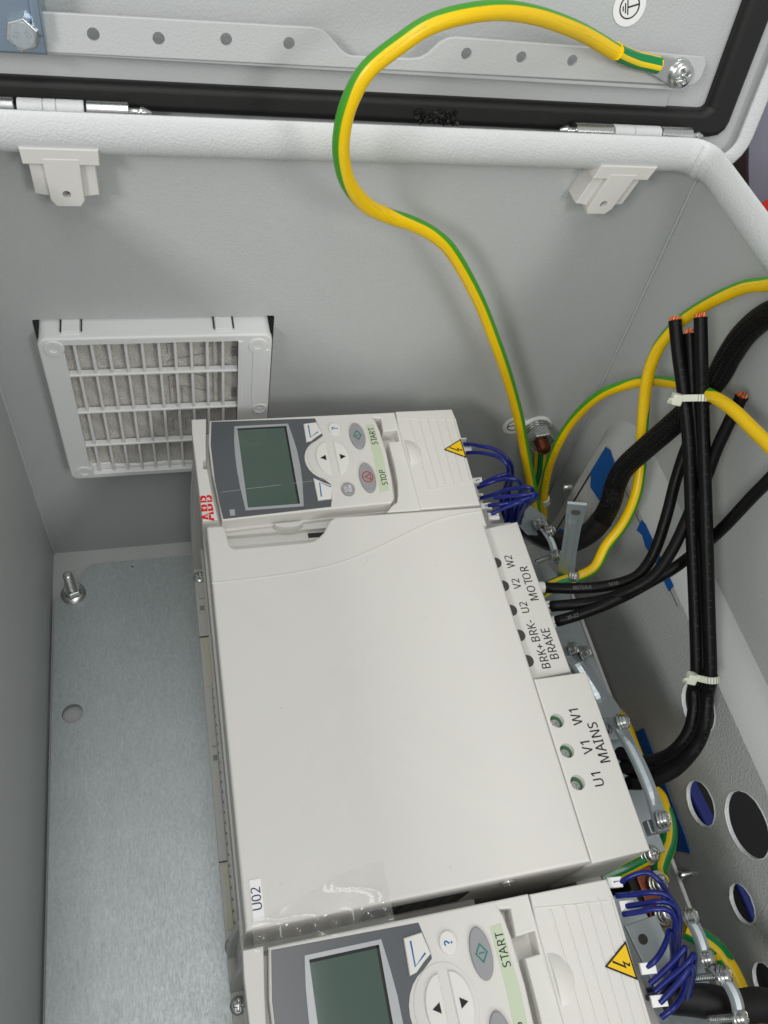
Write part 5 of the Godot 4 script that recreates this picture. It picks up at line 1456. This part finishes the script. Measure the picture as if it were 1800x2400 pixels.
func _print_along(path: Array, r: float, text: String, t: Node3D, ink: Material = null) -> void:
	var dense := smooth_path(path, 12)
	if ink == null: ink = M.print_ink
	var run := 0.0
	var k := 0
	for i in range(1, dense.size() - 1):
		run += (dense[i] as Vector3).distance_to(dense[i - 1])
		if run > 0.0031 and k < text.length():
			run = 0.0
			var ch := text[k % text.length()]
			k += 1
			if ch == " ": continue
			var d: Vector3 = (dense[i + 1] - dense[i - 1]).normalized()
			var n := V(-0.42, 0.60, 0.68)
			n = (n - d * n.dot(d)).normalized()
			word(ch, 0.0014, ink, t, dense[i] + n * (r + 0.00001), Basis(d, n.cross(d), n), "print", false, 0.0001)

func tie(label: String, around: Array, axis: Vector3) -> void:
	var t := thing("cable_tie", label, "cable tie", "white ties round the black mains cables")
	var z := axis.normalized()
	var up := V(0, 1, 0)
	var x := up.cross(z).normalized()
	var y := z.cross(x)
	var mid := Vector3.ZERO
	for q in around: mid += q / around.size()
	# a belt round the three round cables
	var hull := PackedVector2Array()
	for q in around:
		var o: Vector3 = q - mid
		for k in 20:
			var a := TAU * k / 20
			hull.append(P(o.dot(x) + cos(a) * 0.0035, o.dot(y) + sin(a) * 0.0035))
	hull = Geometry2D.convex_hull(hull)
	var s := Shape.new()
	var bulge := func(i: int) -> Vector3:
		var c := hull.size() - 1
		var e: Vector2 = hull[(i + 1 + c) % c] - hull[(i + c) % c]
		var w: Vector3 = (x * e.x + y * e.y).cross(z).normalized()
		return w if w.dot(x * hull[(i + c) % c].x + y * hull[(i + c) % c].y) > 0 else -w
	for i in hull.size() - 1:
		var a := mid + x * hull[i].x + y * hull[i].y
		var b := mid + x * hull[i + 1].x + y * hull[i + 1].y
		var n := ((b - a).cross(z)).normalized()
		if n.dot(a - mid) < 0: n = -n
		var h := z * 0.0016
		var o := n * 0.0008
		var ra: Vector3 = (n + bulge.call(i - 1)).normalized()
		var rb: Vector3 = (n + bulge.call(i + 1)).normalized()
		s.quad(a - h + o, b - h + o, b + h + o, a + h + o, ra, rb, rb, ra)
		s.flat(a - h, b - h, b - h + o, a - h + o, -z)
		s.flat(a + h, b + h, b + h + o, a + h + o, z)
	put("band", s.mesh(), M.tie, t)
	# head on the left of the bundle, towards the viewer
	var best := 0
	for i in hull.size():
		var w := x * hull[i].x + y * hull[i].y
		var bw := x * hull[best].x + y * hull[best].y
		if w.dot(V(-0.8, 0.1, 0.35)) > bw.dot(V(-0.8, 0.1, 0.35)): best = i
	var at: Vector3 = mid + x * hull[best].x + y * hull[best].y
	put("head", prism(rect(-0.0024, -0.0027, 0.0024, 0.0027, 0.0006, 2), -0.0020, 0.0022, 0.0007).mesh(aim(at + V(-0.0012, 0.0005, 0.001), V(-0.3, 0.5, 0.8))), M.tie, t)
	put("tail", block(at + V(-0.0055, -0.0012, 0.0006), at + V(-0.0035, 0.0012, 0.0020)), M.tie, t)

# ---------------------------------------------------------------- blue tape on the gland area
func tape() -> void:
	var pieces := [
		["large piece of blue masking tape over the top left corner of the blanking plate", [P(0.0488, 0.1440), P(0.0530, 0.1462), P(0.0610, 0.1455), P(0.0775, 0.1270), P(0.0750, 0.1190), P(0.0715, 0.1175), P(0.0685, 0.1148), P(0.0660, 0.1142), P(0.0555, 0.1115), P(0.0482, 0.1195)]],
		["strip of blue masking tape along the blanking plate's upper edge, behind the black cables", [P(0.1050, 0.1465), P(0.1090, 0.1478), P(0.1500, 0.1478), P(0.1500, 0.1420), P(0.1280, 0.1418), P(0.1190, 0.1392), P(0.1120, 0.1410), P(0.1065, 0.1380)]],
		["small scrap of blue masking tape low behind the upright zinc strap", [P(0.0500, 0.0480), P(0.0690, 0.0480), P(0.0690, 0.0630), P(0.0580, 0.0620), P(0.0515, 0.0570)]],
		["blue masking tape along the floor edge beside the mains earth cable", [P(0.1980, 0.0490), P(0.2670, 0.0490), P(0.2710, 0.0620), P(0.2610, 0.0635), P(0.2410, 0.0632), P(0.2000, 0.0640)]]]
	for q in pieces:
		solo("masking_tape", prism(q[1], 0, 0.0004).mesh(Transform3D(INX, V(0.3448, 0, 0))), M.painter_tape, q[0], "tape", "pieces of blue masking tape on the gland area")

# ---------------------------------------------------------------- outside
func outside() -> void:
	var t := solo("workbench", block(V(-1.0, -0.05, -0.9), V(1.2, -0.030, 1.2), 0.002), M.bench, "dark workbench top under the enclosure", "workbench")
	t.set_meta("kind", "structure")
	var loose := thing("outside_wires", "blue wires lying outside the enclosure, seen through the punched holes", "wire bundle")
	for i in 8:
		put("wire", tube([V(0.395 + 0.004 * i, 0.016 - 0.006 * i, 0.15), V(0.392 + 0.004 * i, 0.008 - 0.005 * i, 0.22), V(0.396 + 0.0042 * i, 0.014 - 0.005 * i, 0.30), V(0.393 + 0.004 * i, 0.010 - 0.005 * i, 0.38)], 0.0016, 8, 0, 5).mesh(), M.blue_wire, loose)
	solo("black_housing", prism([P(0.44, -0.03), P(0.745, -0.03), P(0.690, 0.055), P(0.651, 0.1147), P(0.626, 0.157), P(0.600, 0.2027), P(0.560, 0.30), P(0.44, 0.30)], 0, 0.05, 0.006).mesh(Transform3D(Basis(), V(0, 0, -0.352))), M.dark, "black sloping housing standing behind the open door at the right edge", "housing")
	solo("metal_drum", lathe([P(0, 0), P(0.11, 0), P(0.115, 0.01), P(0.115, 0.42), P(0.11, 0.43), P(0, 0.43)], 40).mesh(Transform3D(YUP, V(0.860, -0.03, -0.45))), M.drum, "blurred silvery drum behind the enclosure at the far right", "drum")
	solo("red_cloth", prism([P(0, 0), P(0.2, 0.02), P(0.22, 0.10), P(0.06, 0.09), P(0.02, 0.05)], 0, 0.05, 0.02).mesh(Transform3D(Basis(V(0, 0, 1), 0.0), V(0.632, 0.03, -0.28))), M.red_cloth, "bright red cloth beside the drum at the far right", "cloth")
